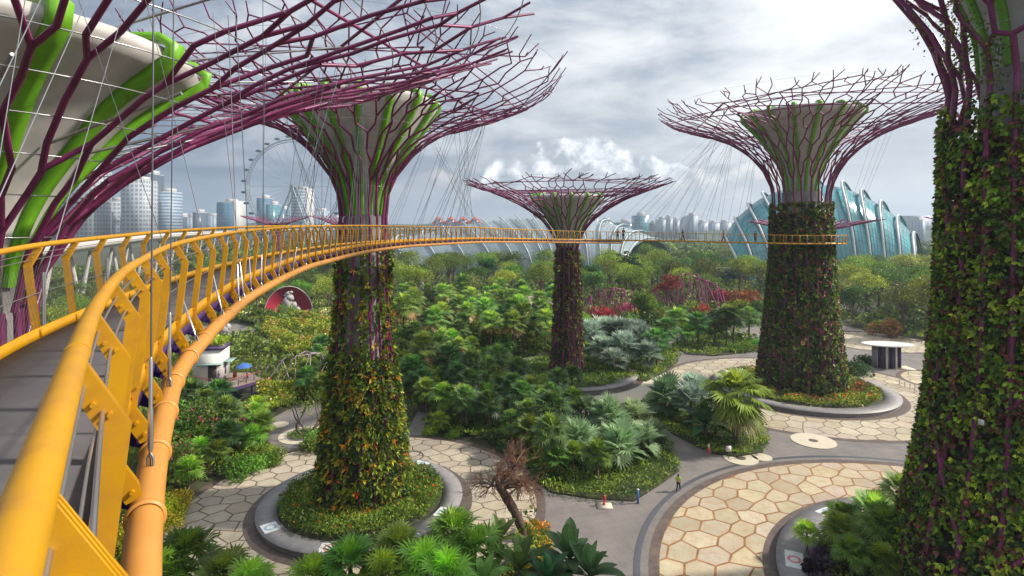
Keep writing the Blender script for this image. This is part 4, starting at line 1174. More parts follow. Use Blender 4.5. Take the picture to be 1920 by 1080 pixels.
# ---- carpets of low planting nobody could count
def carpet(name, P, dens, leaf, cols, hfun, seed, ok=None, w=.3, flowers=None, updir=.9):
    rng = np.random.default_rng(seed); Q = np.asarray([p[:2] for p in P]); lo = Q.min(0); hi = Q.max(0)
    n = int((hi[0] - lo[0]) * (hi[1] - lo[1]) * dens)
    C = rng.uniform(lo, hi, (n, 2)); C = C[inpoly(C[:, 0], C[:, 1], Q)]
    if ok is not None: C = C[ok(C[:, 0], C[:, 1])]
    n = len(C); X, Y = C[:, 0], C[:, 1]
    H = hfun(X, Y); z = H * rng.uniform(.45, 1.0, n) ** .5
    Pn = np.stack([X, Y, z], 1)
    D = unit(rng.normal(0, 1, (n, 3)) + np.array([0, 0, updir]))
    f = np.sin(X * .9 + 2 * np.sin(Y * .35)) + np.sin(Y * .7 + 1.5 * np.sin(X * .41)) + rng.normal(0, .5, n)
    k = np.clip(((f + 2.2) / 4.4 * len(cols)).astype(int), 0, len(cols) - 1)
    c = np.array(cols)[k] * np.exp(rng.normal(0, .25, (n, 1))) * np.clip(.75 + .4 * (z / (H + .01)), 0, 1.3)[:, None] ** 0
    if flowers:
        fl = rng.random(n) < flowers[1]
        top = fl & (z > .8 * H)
        c[top] = np.array(flowers[0])[rng.integers(0, len(flowers[0]), top.sum())]
        Pn[top, 2] = H[top] + .05
    V = rhombs(Pn, D, leaf * rng.uniform(.6, 1.3, n), w, rng, .2)
    b = MB(); b.add(V, quads(V), 0, np.clip(c, .004, .8)); o = b.build(name, M['leaf']); tag(o, kind='stuff'); return o
def bumps(a, s, lo=0.15):
    return lambda X, Y: lo + a * (.5 + .25 * np.sin(X / s + 1.7 * np.sin(Y / s * .7)) + .25 * np.sin(Y / s * 1.13 + 2 * np.sin(X / s * .6)))
BR = [(.05, .09, .012), (.11, .16, .02), (.03, .06, .015)]
for i, P in enumerate((BED1, BED2, BED3, BED4)):
    cxy = np.mean(np.array(P), 0)
    ok = lambda X, Y, c=cxy: ~paved(c[0] + (X - c[0]) * .94, c[1] + (Y - c[1]) * .94)
    P = [tuple(cxy + (np.array(q) - cxy) * 1.045) for q in P]
    carpet('ground_cover', P, 42 if i < 2 else 16, .42 if i < 2 else .6, BR, lambda X, Y: .3 + bumps(.55, 1.2)(X, Y), 40 + i, ok, .12)
carpet('ground_cover', BED5, 70, .30, [(.16, .15, .012), (.08, .13, .015), (.25, .12, .01)], bumps(.5, .8), 47, None, .2, ([(.45, .10, .02), (.40, .25, .02)], .10))
def ringpoly(c, r, n=48): return [(c[0] + r * math.cos(q), c[1] + r * math.sin(q)) for q in np.linspace(0, 2 * math.pi, n)[:-1]]
def annulus_ok(c, r0): return lambda X, Y: (X - c[0]) ** 2 + (Y - c[1]) ** 2 > r0 * r0
carpet('ground_cover', ringpoly((-13.1, 48.9), 6.9), 130, .33, [(.035, .065, .012), (.08, .12, .018), (.05, .09, .014), (.13, .17, .03)], lambda X, Y: .95 + bumps(.45, .7)(X, Y), 50, annulus_ok((-13.1, 48.9), 3.4), .17, ([(.40, .06, .015), (.5, .14, .03), (.3, .03, .02)], .012))
carpet('ground_cover', ringpoly((43.3, 83.1), 10.2), 60, .42, [(.05, .08, .012), (.14, .16, .02), (.06, .10, .015), (.08, .06, .02)], lambda X, Y: .75 + bumps(.5, 1.0)(X, Y), 51, annulus_ok((43.3, 83.1), 5.8), .2, ([(.40, .03, .02), (.35, .06, .03)], .03))
carpet('ground_cover', ringpoly((9.2, 92), 9.6), 30, .5, [(.05, .09, .015), (.08, .13, .02)], bumps(.8, 1.2, .5), 52, annulus_ok((9.2, 92), 2.5), .2)
carpet('ground_cover', ringpoly((33, 34), 12.4), 60, .40, [(.03, .05, .012), (.06, .09, .015), (.02, .03, .015), (.10, .13, .02)], lambda X, Y: .6 + bumps(.8, 1.1)(X, Y), 53, lambda X, Y: annulus_ok((33, 34), 7)(X, Y) & (X < 33) & (Y > 30), .2, ([(.25, .02, .02)], .01))
# general shrub layer
BIG = [(-150, 60), (-20, 38), (-8, 33), (-3, 36), (0, 50), (60, 90), (110, 100), (250, 250), (-260, 250)]
def notp(X, Y): return ~paved(X, Y, .2) & (np.abs(X) < Y * .98 + 6)
NEARG = [(-45, 34), (0, 30), (4, 60), (14, 80), (8, 120), (-110, 120), (-80, 70)]
carpet('shrubbery', NEARG, 9, .55, [(.03, .05, .012), (.055, .085, .015), (.09, .12, .018), (.04, .065, .02)], lambda X, Y: .35 + bumps(1.1, 2.4)(X, Y), 60, lambda X, Y: notp(X, Y), .3)
carpet('shrubbery', [(-60, 30), (10, 30), (2, 40.5), (-3, 42), (-12, 33), (-22, 36), (-30, 42)], 22, .38, [(.05, .08, .015), (.10, .15, .02), (.14, .16, .02)], lambda X, Y: .4 + bumps(.9, 1.4)(X, Y), 61, lambda X, Y: notp(X, Y), .25)
FARG = [(-140, 100), (-60, 100), (8, 112), (60, 118), (140, 118), (330, 330), (-330, 330)]
carpet('undergrowth', FARG, 1.6, 1.2, [(.03, .05, .012), (.05, .08, .015), (.08, .11, .018), (.04, .06, .02)], lambda X, Y: .4 + bumps(2.2, 4.5)(X, Y), 62, lambda X, Y: notp(X, Y), .32)
HEDGE = pp([(620, 770), (560, 760), (505, 790), (480, 760), (500, 735), (560, 700), (520, 660), (490, 640), (500, 610), (620, 600)])
carpet('hedge_thicket', HEDGE, 45, .42, [(.10, .13, .015), (.16, .20, .02), (.07, .10, .014), (.20, .21, .03), (.12, .09, .02)], lambda X, Y: .8 + bumps(2.4, 2.2)(X, Y), 63, lambda X, Y: notp(X, Y), .3, ([(.45, .14, .09), (.5, .45, .35)], .01))
HEDGE2 = pp([(500, 612), (620, 600), (620, 575), (480, 575), (400, 590), (440, 604)])
carpet('hedge_thicket', HEDGE2, 16, .6, [(.08, .12, .02), (.13, .17, .03), (.06, .09, .02), (.3, .3, .2)], lambda X, Y: .5 + bumps(2.0, 3)(X, Y), 64, lambda X, Y: notp(X, Y), .3, ([(.5, .16, .12), (.6, .55, .4)], .02))
# yellow leaved shrub beside the pipe
def shrub_proto(name, seed, r, hh, col, n=900, leaf=.22, fl=None, shade='leafr'):
    rng = np.random.default_rng(seed); b = MB()
    for q in range(7):
        c = rng.normal(0, .42, 3) * r * np.array([1, 1, .3]) + np.array([0, 0, hh * .5]); rr = r * rng.uniform(.45, .7); m = n // 7
        d = unit(rng.normal(0, 1, (m, 3))); P = c + d * rr * rng.uniform(.7, 1.05, (m, 1)) * np.array([1, 1, hh / r * .75]); P[:, 2] = np.maximum(P[:, 2], .03)
        cc = np.array(col) * np.exp(rng.normal(0, .2)) * np.exp(rng.normal(0, .25, (m, 1)))
        if fl:
            k = rng.random(m) < fl[1]; cc[k] = np.array(fl[0]) * np.exp(rng.normal(0, .2, (k.sum(), 1)))
        V = rhombs(P, unit(d * .5 + rng.normal(0, 1, (m, 3))), leaf * rng.uniform(.6, 1.3, m), .32, rng); b.add(V, quads(V), 0, np.clip(cc, .004, .8))
    return reg(b.build(name, M[shade]))
S_Y = shrub_proto('yellow_shrub', 1, 1.6, 2.0, (.20, .19, .015), 2600, .2)
S_G = shrub_proto('round_shrub', 2, 1.4, 1.6, (.07, .12, .02), 1500, .24)
S_D = shrub_proto('round_shrub', 3, 1.4, 1.7, (.025, .05, .018), 1300, .26)
S_P = shrub_proto('pink_flowering_shrub', 4, 1.9, 2.8, (.05, .085, .02), 2400, .2, ((.55, .07, .20), .05))
S_R = shrub_proto('red_leaved_shrub', 5, 1.6, 2.2, (.15, .03, .025), 1600, .3)
S_M = shrub_proto('magenta_shrub', 6, 1.5, 2.0, (.20, .03, .13), 1500, .3)
S_O = shrub_proto('coral_shrub', 7, 1.5, 2.0, (.32, .10, .05), 1500, .3)
S_C = shrub_proto('rosette_plant', 8, .9, .8, (.035, .022, .045), 700, .5)
place_all([S_Y], [px(x, y)[:2] + (s,) for x, y, s in ((275, 1000, 1.0), (300, 985, .95), (330, 962, .8), (250, 1035, 1.0))], 'yellow leaved shrub at the plaza edge beside the yellow pipe', 'shrub', 'yellow shrubs beside the pipe', seed=31)
place_all([S_P], [px(x, y)[:2] + (s,) for x, y, s in ((338, 862, 1.7), (372, 846, 1.75), (408, 838, 1.6), (440, 822, 1.4), (318, 905, 1.3))], 'pink flowering shrub below the white kiosk', 'shrub', 'pink flowering shrubs below the kiosk', seed=32)
place_all([S_G], [px(x, y)[:2] + (s,) for x, y, s in ((592, 842, 1.0), (610, 836, 1.1), (625, 845, .9), (480, 880, 1.0), (508, 868, .9), (500, 855, .9), (450, 895, 1.0), (470, 870, 1.0))], 'rounded bright green shrub beside the path left of the trunk', 'shrub', 'bright shrubs beside the left path', seed=33)
place_all([S_R, S_R, S_M], [px(x, y)[:2] + (s,) for x, y, s in ((1118, 600, 1.8), (1140, 612, 2.0), (1160, 603, 1.8))], 'crimson shrub beside the purple steel arbour', 'shrub', 'crimson shrubs by the arbour', seed=34, pick=[0, 0, 0])
place_all([S_M], [px(x, y)[:2] + (s,) for x, y, s in ((1180, 590, 1.35),)], 'vivid magenta flowering shrub under the purple steel arbour', 'shrub', None, seed=35)
place_all([S_R], [px(x, y)[:2] + (s,) for x, y, s in ((1350, 575, 2.2), (1395, 578, 2.4), (1412, 570, 2.2))], 'deep red shrub close left of the tallest trunk', 'shrub', 'red shrubs left of the tallest trunk', seed=36)
place_all([S_O], [px(x, y)[:2] + (s,) for x, y, s in ((1668, 632, 1.9),)], 'coral leaved shrub behind the oval roofed shelter', 'shrub', None, seed=37)
place_all([S_O], [px(x, y)[:2] + (s,) for x, y, s in ((1318, 600, 1.8),)], 'dull orange shrub among the far bed palms', 'shrub', None, seed=47)
place_all([S_D], [px(x, y)[:2] + (s,) for x, y, s in ((1590, 708, 1.6), (1610, 702, 1.4))], 'clipped dark shrub at the right foot of the tallest trunk', 'shrub', 'clipped shrubs at the tallest trunk', seed=38)
place_all([S_D, S_G], [px(x, y)[:2] + (s,) for x, y, s in ((1625, 680, .9), (1632, 684, .8), (1405, 658, 1.1), (1385, 660, 1.0), (1415, 652, 1.0))], 'dark clipped shrub beside the pale path', 'shrub', 'dark clipped shrubs beside the path', seed=39)
place_all([S_C], [(a_, b_, s) for a_, b_, s in ((20.6, 36.4, .8), (21.5, 35.9, .7), (20.9, 38.0, .7), (22.0, 38.9, .9))], 'dark purple rosette plant in the near right planter', 'plant', 'purple rosettes in the near planter', z=.5, seed=40)
pts_ = poisson(pp([(790, 826), (900, 815), (1000, 880), (1040, 912), (1010, 850), (930, 800), (790, 800)]), 1.6, 9)
place_all([S_D, S_G], [p + (.6,) for p in pts_], 'low shrub edging the plaza paving behind the left trunk', 'shrub', 'low shrubs edging the plaza', seed=41)

# ---- trees
T_ = [tree_proto('broadleaf_tree', dict(seed=1, h=11, cr=4.6, ch=6.5, col=(.045, .075, .012), trunk_h=4.5)), tree_proto('broadleaf_tree', dict(seed=2, h=12, cr=5.2, ch=6.0, col=(.065, .105, .014), trunk_h=5.5)),
      tree_proto('broadleaf_tree', dict(seed=3, h=10, cr=3.8, ch=7.0, col=(.035, .065, .018), trunk_h=3.0)), tree_proto('broadleaf_tree', dict(seed=4, h=13, cr=5.8, ch=5.5, col=(.10, .135, .02), trunk_h=6.5)),
      tree_proto('broadleaf_tree', dict(seed=5, h=11, cr=4.2, ch=5.0, col=(.075, .085, .03), trunk_h=5.0, per=90))]
T_YEL = tree_proto('yellow_green_tree', dict(seed=6, h=9, cr=5.0, ch=6.0, col=(.24, .25, .018), trunk_h=3.5))
T_DRK = tree_proto('column_tree', dict(seed=7, h=12, cr=1.7, ch=10, col=(.022, .045, .016), trunk_h=1.5, nl=20, per=80))
T_UMB = tree_proto('umbrella_tree', dict(seed=8, h=12, cr=4.5, ch=3.0, col=(.02, .045, .018), trunk_h=8))
T_RND = tree_proto('round_bright_tree', dict(seed=9, h=9, cr=3.2, ch=7.5, col=(.09, .16, .012), trunk_h=1.0, nl=22))
T_RED = tree_proto('bronze_tree', dict(seed=10, h=9, cr=2.8, ch=4.5, col=(.12, .045, .02), trunk_h=4.0, per=90))
o = copy_tree(T_RND, px(1208, 612), 0, 1.0); tag(o, 'rounded bright green tree between crimson shrubs and dark palms', 'tree')
place_all([T_YEL], [px(1328, 518)[:2] + (1.15,)], 'yellow green spreading tree behind the arbours', 'tree', None, seed=1)
place_all([T_DRK], [px(x, 545)[:2] + (s,) for x, s in ((1160, 1.25), (1171, 1.35), (1183, 1.4), (1194, 1.3))], 'narrow dark columnar tree in the far row', 'tree', 'dark columnar trees', seed=2)
place_all([T_RED], [px(x, y)[:2] + (s,) for x, y, s in ((1252, 590, 1.25), (1290, 560, 1.1), (1440, 560, 1.1))], 'bronze leaved thin tree among green ones', 'tree', 'bronze leaved trees', seed=3)
place_all([T_UMB], [px(1675, 520)[:2] + (1.5,), px(1722, 520)[:2] + (1.25,)], 'dark flat topped tree in front of the glass dome', 'tree', 'flat topped trees before the dome', seed=4)
colname = ['deep green', 'mid green', 'narrow dark green', 'light green', 'olive green']
def wood(Ymin, Ymax, xlo, xhi, step, seed, where, sc):
    P = [(xlo * Ymin, Ymin), (xhi * Ymin, Ymin), (xhi * Ymax, Ymax), (xlo * Ymax, Ymax)]
    pts = poisson(P, step, seed); rng = np.random.default_rng(seed)
    by = {}
    for p in pts: by.setdefault(int(rng.integers(0, 5)), []).append(p)
    for k, L in by.items():
        place_all([T_[k]], L, colname[k] + ' tree ' + where, 'tree', colname[k] + ' trees ' + where, sc, seed + k)
wood(112, 160, .58, .82, 8.0, 101, 'beyond the oval shelter', (.8, 1.2))
wood(160, 215, .56, .84, 10, 102, 'at the back right of the garden', (.9, 1.2))
wood(205, 290, .56, .86, 14, 103, 'below the tall glass dome', (.9, 1.2))
wood(170, 215, -.22, .50, 10.5, 104, 'in the front row of the central woodland', (.8, 1.15))
wood(215, 270, -.24, .52, 13, 105, 'in the back rows of the central woodland', (.95, 1.3))
wood(150, 200, -.52, -.24, 9, 106, 'behind the red arch sculpture', (.6, .95))
wood(200, 270, -.55, -.26, 15, 107, 'in the far left woodland', (.6, .95))
wood(60, 130, -.95, -.66, 11, 108, 'outside the left railing', (.6, .8))
wood(130, 190, -.92, -.54, 15, 109, 'before the raised highway', (.55, .8))
S_L = [shrub_proto('leafy_bush', 61, 1.8, 2.6, (.10, .15, .02), 1300, .34), shrub_proto('leafy_bush', 62, 1.6, 3.2, (.05, .085, .02), 1300, .36), shrub_proto('leafy_bush', 63, 1.7, 2.2, (.15, .17, .03), 1300, .3)]
place_all(S_L, poisson(Z3, 5.2, 31), 'leafy bush poking out of the middle palm thicket', 'bush', 'bushes in the middle thicket', (.9, 1.5), seed=51)
place_all(S_L, poisson(Z4, 5.6, 32), 'leafy bush among the tall shaggy palms', 'bush', 'bushes among the shaggy palms', (1.0, 1.7), seed=52)
place_all(S_L, poisson(Z5, 7, 33), 'leafy bush in the open ground before the woodland', 'bush', 'bushes before the woodland', (1.1, 1.9), seed=53)
place_all(S_L, poisson(pp([(1060, 640), (1100, 600), (1420, 590), (1430, 625), (1300, 632), (1200, 638)]), 6.5, 34), 'leafy bush between the pale palms and the arbours', 'bush', 'bushes between palms and arbours', (1.1, 1.9), seed=54)
place_all([S_G], [(-60.2, 141, 2.0), (-56.5, 143, 2.4), (-66.0, 144, 2.2), (-62.6, 142, 1.7)], 'round shrub half hiding the crimson arch', 'shrub', 'shrubs before the crimson arch', seed=55)
# farther canopy as one mass
rngf = np.random.default_rng(9); b = MB()
n = 2600; Yc = 270 + 420 * rngf.random(n) ** 1.3; Xc = rngf.uniform(-.6, .95, n) * Yc; 
keep = ~((Xc / Yc > .38) & (Xc / Yc < .76) & (Yc > 225) & (Yc < 330)) & ~((Xc / Yc > -.28) & (Xc / Yc < .26) & (Yc > 262))
Xc, Yc = Xc[keep], Yc[keep]; n = len(Xc); per = 46
R0 = rngf.uniform(3.5, 6.5, n); Hc = rngf.uniform(5, 10.5, n); tone = np.exp(rngf.normal(0, .3, n)); hue = rngf.integers(0, 4, n)
d = unit(rngf.normal(0, 1, (n, per, 3))); d[..., 2] = np.abs(d[..., 2])
Pn = np.stack([Xc, Yc, Hc * .5], 1)[:, None, :] + d * np.stack([R0, R0, Hc * .55], 1)[:, None, :]
V = rhombs(Pn.reshape(-1, 3), unit(rngf.normal(0, 1, (n * per, 3))), rngf.uniform(1.2, 2.6, n * per), .4, rngf)
cc = (np.array([(.035, .06, .014), (.05, .08, .016), (.075, .10, .02), (.03, .05, .02)])[hue] * tone[:, None])[:, None, :] * np.exp(rngf.normal(0, .2, (n, per, 1)))
b.add(V, quads(V), 0, cc.reshape(-1, 3)); tag(b.build('distant_wood', M['leaf']), kind='stuff')
for pr in P_FAN + P_SIL + P_PAD + T_ + [P_HERO, P_DRY]:
    if 'category' not in pr:
        print('UNUSED', pr.name)

# ---- bare tree
def bare_tree():
    rng = np.random.default_rng(4)
    base = px(983, 1012); t = thing('bare_tree', 'leafless gnarled tree with reddish twigs beside the left plaza', 'tree', base)
    b = MB(); tw = MB()
    top = np.array([-2.0, .2, 4.3])
    b.tube(catmull([(0, 0, 0), (-.3, 0, 1.2), (-.95, .1, 2.5), (-1.7, .15, 3.7), tuple(top)], 4), np.linspace(.38, .30, 17) + rng.uniform(-.04, .06, 17), 9)
    def grow(p, d, L, r, dep):
        q = p + d * L
        m = (p + q) / 2 + rng.normal(0, .09 * L, 3)
        (b if dep < 2 else tw).tube([p, m, q], [r, r * .85, r * .65], 6 if dep < 2 else 3, caps=False)
        if dep >= 5: return
        for k in range(4 if dep in (2, 3) else 3 if dep < 5 else 2):
            nd = d + rng.normal(0, .42 if dep > 2 else .6, 3) + np.array([0, 0, .05]); nd /= np.linalg.norm(nd)
            grow(q if k < 2 else m, nd, L * rng.uniform(.6, 1.0), max(r * .55, .008), dep + 1)
    for d, L, r in (((-.9, 0, .35), .75, .10), ((.9, .1, .5), 1.0, .27), ((.25, -.3, .9), .7, .16), ((-.3, .4, .9), .7, .22), ((1.0, -.2, .05), 1.0, .13), ((.8, .4, .9), 1.1, .16)):
        d = np.array(d) / np.linalg.norm(d); grow(top + np.array([d[0] * .2, 0, -.25]), d, L, r, 0)
    M['twig'] = mat('twig', (.20, .10, .06), .8, var=.2)
    b.build('trunk', mat('dead_bark', (.085, .055, .04), .95, var=.4, scale=5, bump=.8, bscale=12), t); tw.build('twigs', M['twig'], t)
bare_tree()
def small_curly_tree():
    rng = np.random.default_rng(8); t = thing('frangipani_tree', 'bare branched small tree on the round paved island left of the trunk', 'tree', px(571, 816)); b = MB(); lf = MB()
    for a in (0, 2.1, 4.2):
        for s_ in (1, 1.3):
            P = [(0, 0, 0), (.8 * math.cos(a), .8 * math.sin(a), .6), (1.5 * s_ * math.cos(a + .3), 1.5 * math.sin(a + .3), 1.6), (1.3 * s_ * math.cos(a + .7), 1.3 * math.sin(a + .7), 2.9), (1.6 * s_ * math.cos(a + .9), 1.6 * math.sin(a + .9), 3.9)]
            b.tube(catmull(P, 5), np.linspace(.12, .04, 21), 6)
            c = np.array(P[-1]); n = 60; V = rhombs(c + rng.normal(0, .45, (n, 3)), unit(rng.normal(0, 1, (n, 3))), rng.uniform(.2, .4, n), .25, rng); lf.add(V, quads(V), 0, np.array([.08, .12, .02]) * np.exp(rng.normal(0, .2, (n, 1))))
    b.build('trunk', M['bark'], t); lf.build('crown', M['leaf'], t)
small_curly_tree()
carpet('ground_cover', ringpoly(px(571, 816)[:2], 1.9), 120, .18, [(.03, .07, .015), (.05, .09, .02)], lambda X, Y: .1 + bumps(.15, .5)(X, Y), 70, None, .3)

# ---------------------------------------------------------------- city skyline
def facade(name, wall, glass, fu, fv, wu=.45, wv=.5, rough=.5):
    m = bpy.data.materials.new(name); m.use_nodes = True; nt = m.node_tree; b = nt.nodes['Principled BSDF']; L = nt.links.new
    b.inputs['Roughness'].default_value = rough
    tcn = nt.nodes.new('ShaderNodeTexCoord'); sp = nt.nodes.new('ShaderNodeSeparateXYZ'); L(tcn.outputs['Object'], sp.inputs[0])
    def mt(op, a, b_):
        n = nt.nodes.new('ShaderNodeMath'); n.operation = op
        for i, v in enumerate((a, b_)):
            if isinstance(v, (int, float)): n.inputs[i].default_value = v
            elif v is not None: L(v, n.inputs[i])
        return n.outputs[0]
    u = mt('FRACT', mt('MULTIPLY', mt('ADD', sp.outputs[0], sp.outputs[1]), 1 / fu), None)
    v = mt('FRACT', mt('MULTIPLY', sp.outputs[2], 1 / fv), None)
    g = mt('MULTIPLY', mt('LESS_THAN', u, wu), mt('LESS_THAN', v, wv))
    nz = nt.nodes.new('ShaderNodeTexNoise'); L(tcn.outputs['Object'], nz.inputs['Vector']); nz.inputs['Scale'].default_value = .12; nz.inputs['Detail'].default_value = 5
    mr = nt.nodes.new('ShaderNodeMapRange'); L(nz.outputs[0], mr.inputs[0]); mr.inputs[3].default_value = .75; mr.inputs[4].default_value = 1.25
    mx = nt.nodes.new('ShaderNodeMix'); mx.data_type = 'RGBA'; L(g, mx.inputs[0]); mx.inputs[6].default_value = wall + (1,); mx.inputs[7].default_value = glass + (1,)
    h = nt.nodes.new('ShaderNodeHueSaturation'); L(mx.outputs[2], h.inputs['Color']); L(mr.outputs[0], h.inputs['Value'])
    L(h.outputs[0], b.inputs['Base Color']); return m
FW = facade('white_grid_facade', (.42, .44, .47), (.16, .19, .24), 7, 7, .6, .6)  # distance haze is put into the pale facade colours: bluish, low contrast
FWH = facade('striped_facade', (.36, .43, .50), (.12, .18, .26), 200, 5.5, 1.0, .55)
FWV = facade('vertical_facade', (.36, .42, .48), (.17, .23, .31), 8, 300, .5, 1.0)
FBL = facade('blue_glass_facade', (.05, .12, .20), (.08, .18, .28), 12, 6, .8, .7, .25)
FTL = facade('teal_glass_facade', (.05, .17, .22), (.08, .25, .30), 12, 7, .8, .7, .25)
FDK = facade('dark_facade', (.05, .07, .10), (.08, .11, .15), 10, 5, .7, .6, .3)
M['plain'] = mat('pale_render', (.5, .5, .5), .7, var=.1, scale=.05)
def tower(x0, x1, yt, Y, m, label, dep=40, roof=True, fin=False):
    X0, X1 = (x0 - 960) / FP * Y, (x1 - 960) / FP * Y; H = CZ + (HY - yt) / FP * Y; w = X1 - X0; cx = (X0 + X1) / 2
    t = thing('tower_block', label, 'building', (cx, Y + dep / 2, 0))
    b = MB(); b.box((0, 0, H / 2), (w, dep, H)); b.build('facade_shell', m, t)
    b = MB(); b.box((0, 0, H + .7), (w * .97, dep * .96, 1.4)); b.build('roof_parapet', M['plain'], t)
    if roof:
        b = MB(); b.box((w * .1, 0, H + 4.4), (w * .45, dep * .5, 6)); b.build('plant_room', M['plain'], t)
    if fin:
        b = MB(); b.box((w / 2 + w * .06, 0, H / 2 + 2), (w * .12, dep * 1.02, H + 4)); b.build('fin_wall', M['plain'], t)
    return t
for a in ((96, 176, 262, 900, FW, 'tall pale grid fronted tower behind the near canopy at far left'), (187, 225, 378, 950, FW, 'lower grey grid block between two pale towers at left'), (226, 267, 338, 900, FW, 'white grid fronted tower right under the purple canopy edge'),
          (269, 282, 326, 1000, FDK, 'slim dark blue tower between white and striped towers'), (286, 317, 360, 950, FWH, 'striped blue white tower right of the slim dark tower'), (324, 340, 406, 1200, FWV, 'low pale block, left of a pair beside a dark block'),
          (341, 360, 408, 1200, FWV, 'low pale block, right of a pair beside a dark block'), (361, 371, 399, 1150, FDK, 'small dark block in the low skyline gap'), (372, 404, 406, 1250, FWV, 'long low pale block left of the blue glass block'),
          (481, 497, 372, 1100, FBL, 'blue glass tower seen through the big wheel, left one'), (498, 512, 384, 1050, FTL, 'shorter teal tower seen through the big wheel, right one'), (520, 530, 392, 1200, FBL, 'thin blue tower just left of the tall white banded tower'),
          (577, 608, 397, 1100, FWV, 'wide white block beside the left supertree trunk'), (612, 636, 410, 1300, FWV, 'low white block tucked against the left supertree trunk'),
          (1157, 1190, 418, 1200, FBL, 'low blue building left of the teal tower'), (1192, 1216, 405, 1150, FTL, 'teal tower right of the slim supertree canopy'),
          (1237, 1249, 412, 1300, FWV, 'pale apartment tower, first of three right of the teal tower'), (1251, 1262, 409, 1300, FWV, 'pale apartment tower, second of three right of the teal tower'), (1264, 1275, 413, 1300, FWV, 'pale apartment tower, third of three right of the teal tower'),
          (1281, 1291, 412, 1350, FWV, 'narrow pale tower left of a taller twin'), (1293, 1308, 405, 1250, FWV, 'tall pale twin tower in the right skyline'), (1311, 1328, 418, 1400, FWV, 'low hazy block left of the glass dome, nearest the twin tower'),
          (1331, 1350, 419, 1400, FWV, 'low hazy block left of the glass dome, middle one'), (1353, 1372, 418, 1400, FWV, 'low hazy block left of the glass dome, touching it'), (1220, 1234, 419, 1400, FDK, 'small dark block right of the teal tower foot'),
          (1105, 1122, 410, 1300, FWV, 'pale block just right of the slim supertree canopy'), (1124, 1150, 414, 1300, FWV, 'wide pale block behind the right part of the shell dome')):
    tower(*a)
tower(406, 437, 380, 1000, FBL, 'blue glass block with a bright white fin wall', fin=True)
tower(546, 573, 356, 1000, FWH, 'tall white banded tower with a crown between cables', 35, True, True)
rngc = np.random.default_rng(12)
for i, x in enumerate((822, 845, 868, 890)):
    Y = 1000; X = (x - 960) / FP * Y; t = thing('apartment_block', 'white apartment block with stepped red roofs, ' + ORD[i] + ' from the left', 'building', (X, Y, 0), .2, 'red roofed apartment blocks')
    b = MB(); r = MB()
    for dx_, w, h in ((-7, 9, 33), (0, 10, 40), (7, 9, 35)):
        b.box((dx_, 0, h / 2), (w, 14, h)); 
        V = [(dx_ - w * .62, -8, h), (dx_ + w * .62, -8, h), (dx_ + w * .62, 8, h), (dx_ - w * .62, 8, h), (dx_, 0, h + 6)]
        r.add(V, [(0, 1, 4), (1, 2, 4), (2, 3, 4), (3, 0, 4)]); r.add(V[:4], [(3, 2, 1, 0)])
    b.build('wall', FWV, t); M.setdefault('redroof', mat('red_roof', (.42, .07, .04), .7, var=.2, scale=.1)); r.build('roof', M['redroof'], t)
# wooded hills
M['hill'] = mat('hill_wood', (.035, .06, .03), .95, var=.4, scale=.02)
def hills(P, D, name='hills'):
    b = MB(); n = len(P)
    A = [((x - 960) / FP * D, D, CZ + (HY - y) / FP * D) for x, y in P]
    V = [(a[0] * (1 + k * .12), a[1] * (1 + k * .12) - 0, a[2] * s) for k, s in ((-1.2, 0), (-.5, .55), (0, 1), (1, .6), (2, 0)) for a in A]
    F = [(r * n + i, r * n + i + 1, (r + 1) * n + i + 1, (r + 1) * n + i) for r in range(4) for i in range(n - 1)]
    b.add(V, F); o = b.build(name, M['hill'], smooth=True); tag(o, kind='structure')
hills([(x, 421 + 3 * math.sin(x * .021) + 2 * math.sin(x * .05)) for x in range(-300, 1500, 30)], 1500)
hills([(x, 428 - 21 * math.exp(-((x - 1800) / 130) ** 2) + 1.5 * math.sin(x * .1)) for x in range(1560, 2200, 16)], 1200)
tower(1725, 1736, 414, 1000, FWV, 'small white tower on the wooded hill at right')
t = thing('apartment_block', 'long grey block crowning the wooded hill at right', 'building', ((1722 - 960) / FP * 1150, 1150, 0)); b = MB(); b.box((0, 0, 25), (70, 20, 50)); b.build('wall', FWV, t)

# observation wheel
WX, WY, WZ = (551 - 960) / FP * 848, 848.0, 88.0
wt_ = thing('observation_wheel', 'giant observation wheel seen between the two left supertrees', 'ferris wheel', (WX, WY, 0))
M['rim'] = mat('pale_steel', (.25, .29, .33), .5, var=.05); M['cabin'] = mat('cabin_glass', (.02, .07, .075), .3, var=.1)
th = np.linspace(0, 2 * math.pi, 85)[:-1]
b = MB()
for r, y in ((72, -2.5), (72, 2.5), (68.5, 0)):
    b.tube(np.stack([r * np.cos(th), np.full(84, y), WZ + r * np.sin(th)], 1), .6, 6, closed=True)
b.build('rim', M['rim'], wt_)
b = MB(); b.segs([(0, s, WZ) for s in (-4, 4) for a in range(28)], [(69 * math.cos(a * math.pi / 14), 0, WZ + 69 * math.sin(a * math.pi / 14)) for s in (-4, 4) for a in range(28)], .12, .12, 4); b.build('spokes', M['rim'], wt_)
b = MB(); b.tube([(0, -9, WZ), (0, 9, WZ)], 2.2, 14); b.build('hub', M['rim'], wt_)
for s in (-1, 1):
    b = MB(); b.tube([(s * 34, -14, 0), (0, -7, WZ)], [1.6, 1.1], 8); b.build('support_leg', M['rim'], wt_)
    b = MB(); b.tube([(s * 34, 14, 0), (0, 7, WZ)], [1.6, 1.1], 8); b.build('support_leg', M['rim'], wt_)
for a in range(28):
    q = (a + .5) * math.pi / 14; b = MB(); b.ball((77 * math.cos(q), 0, WZ + 77 * math.sin(q)), 1.0, 10, sq=(4.6, 2.4, 2.1)); b.build('cabin', M['cabin'], wt_, smooth=True)

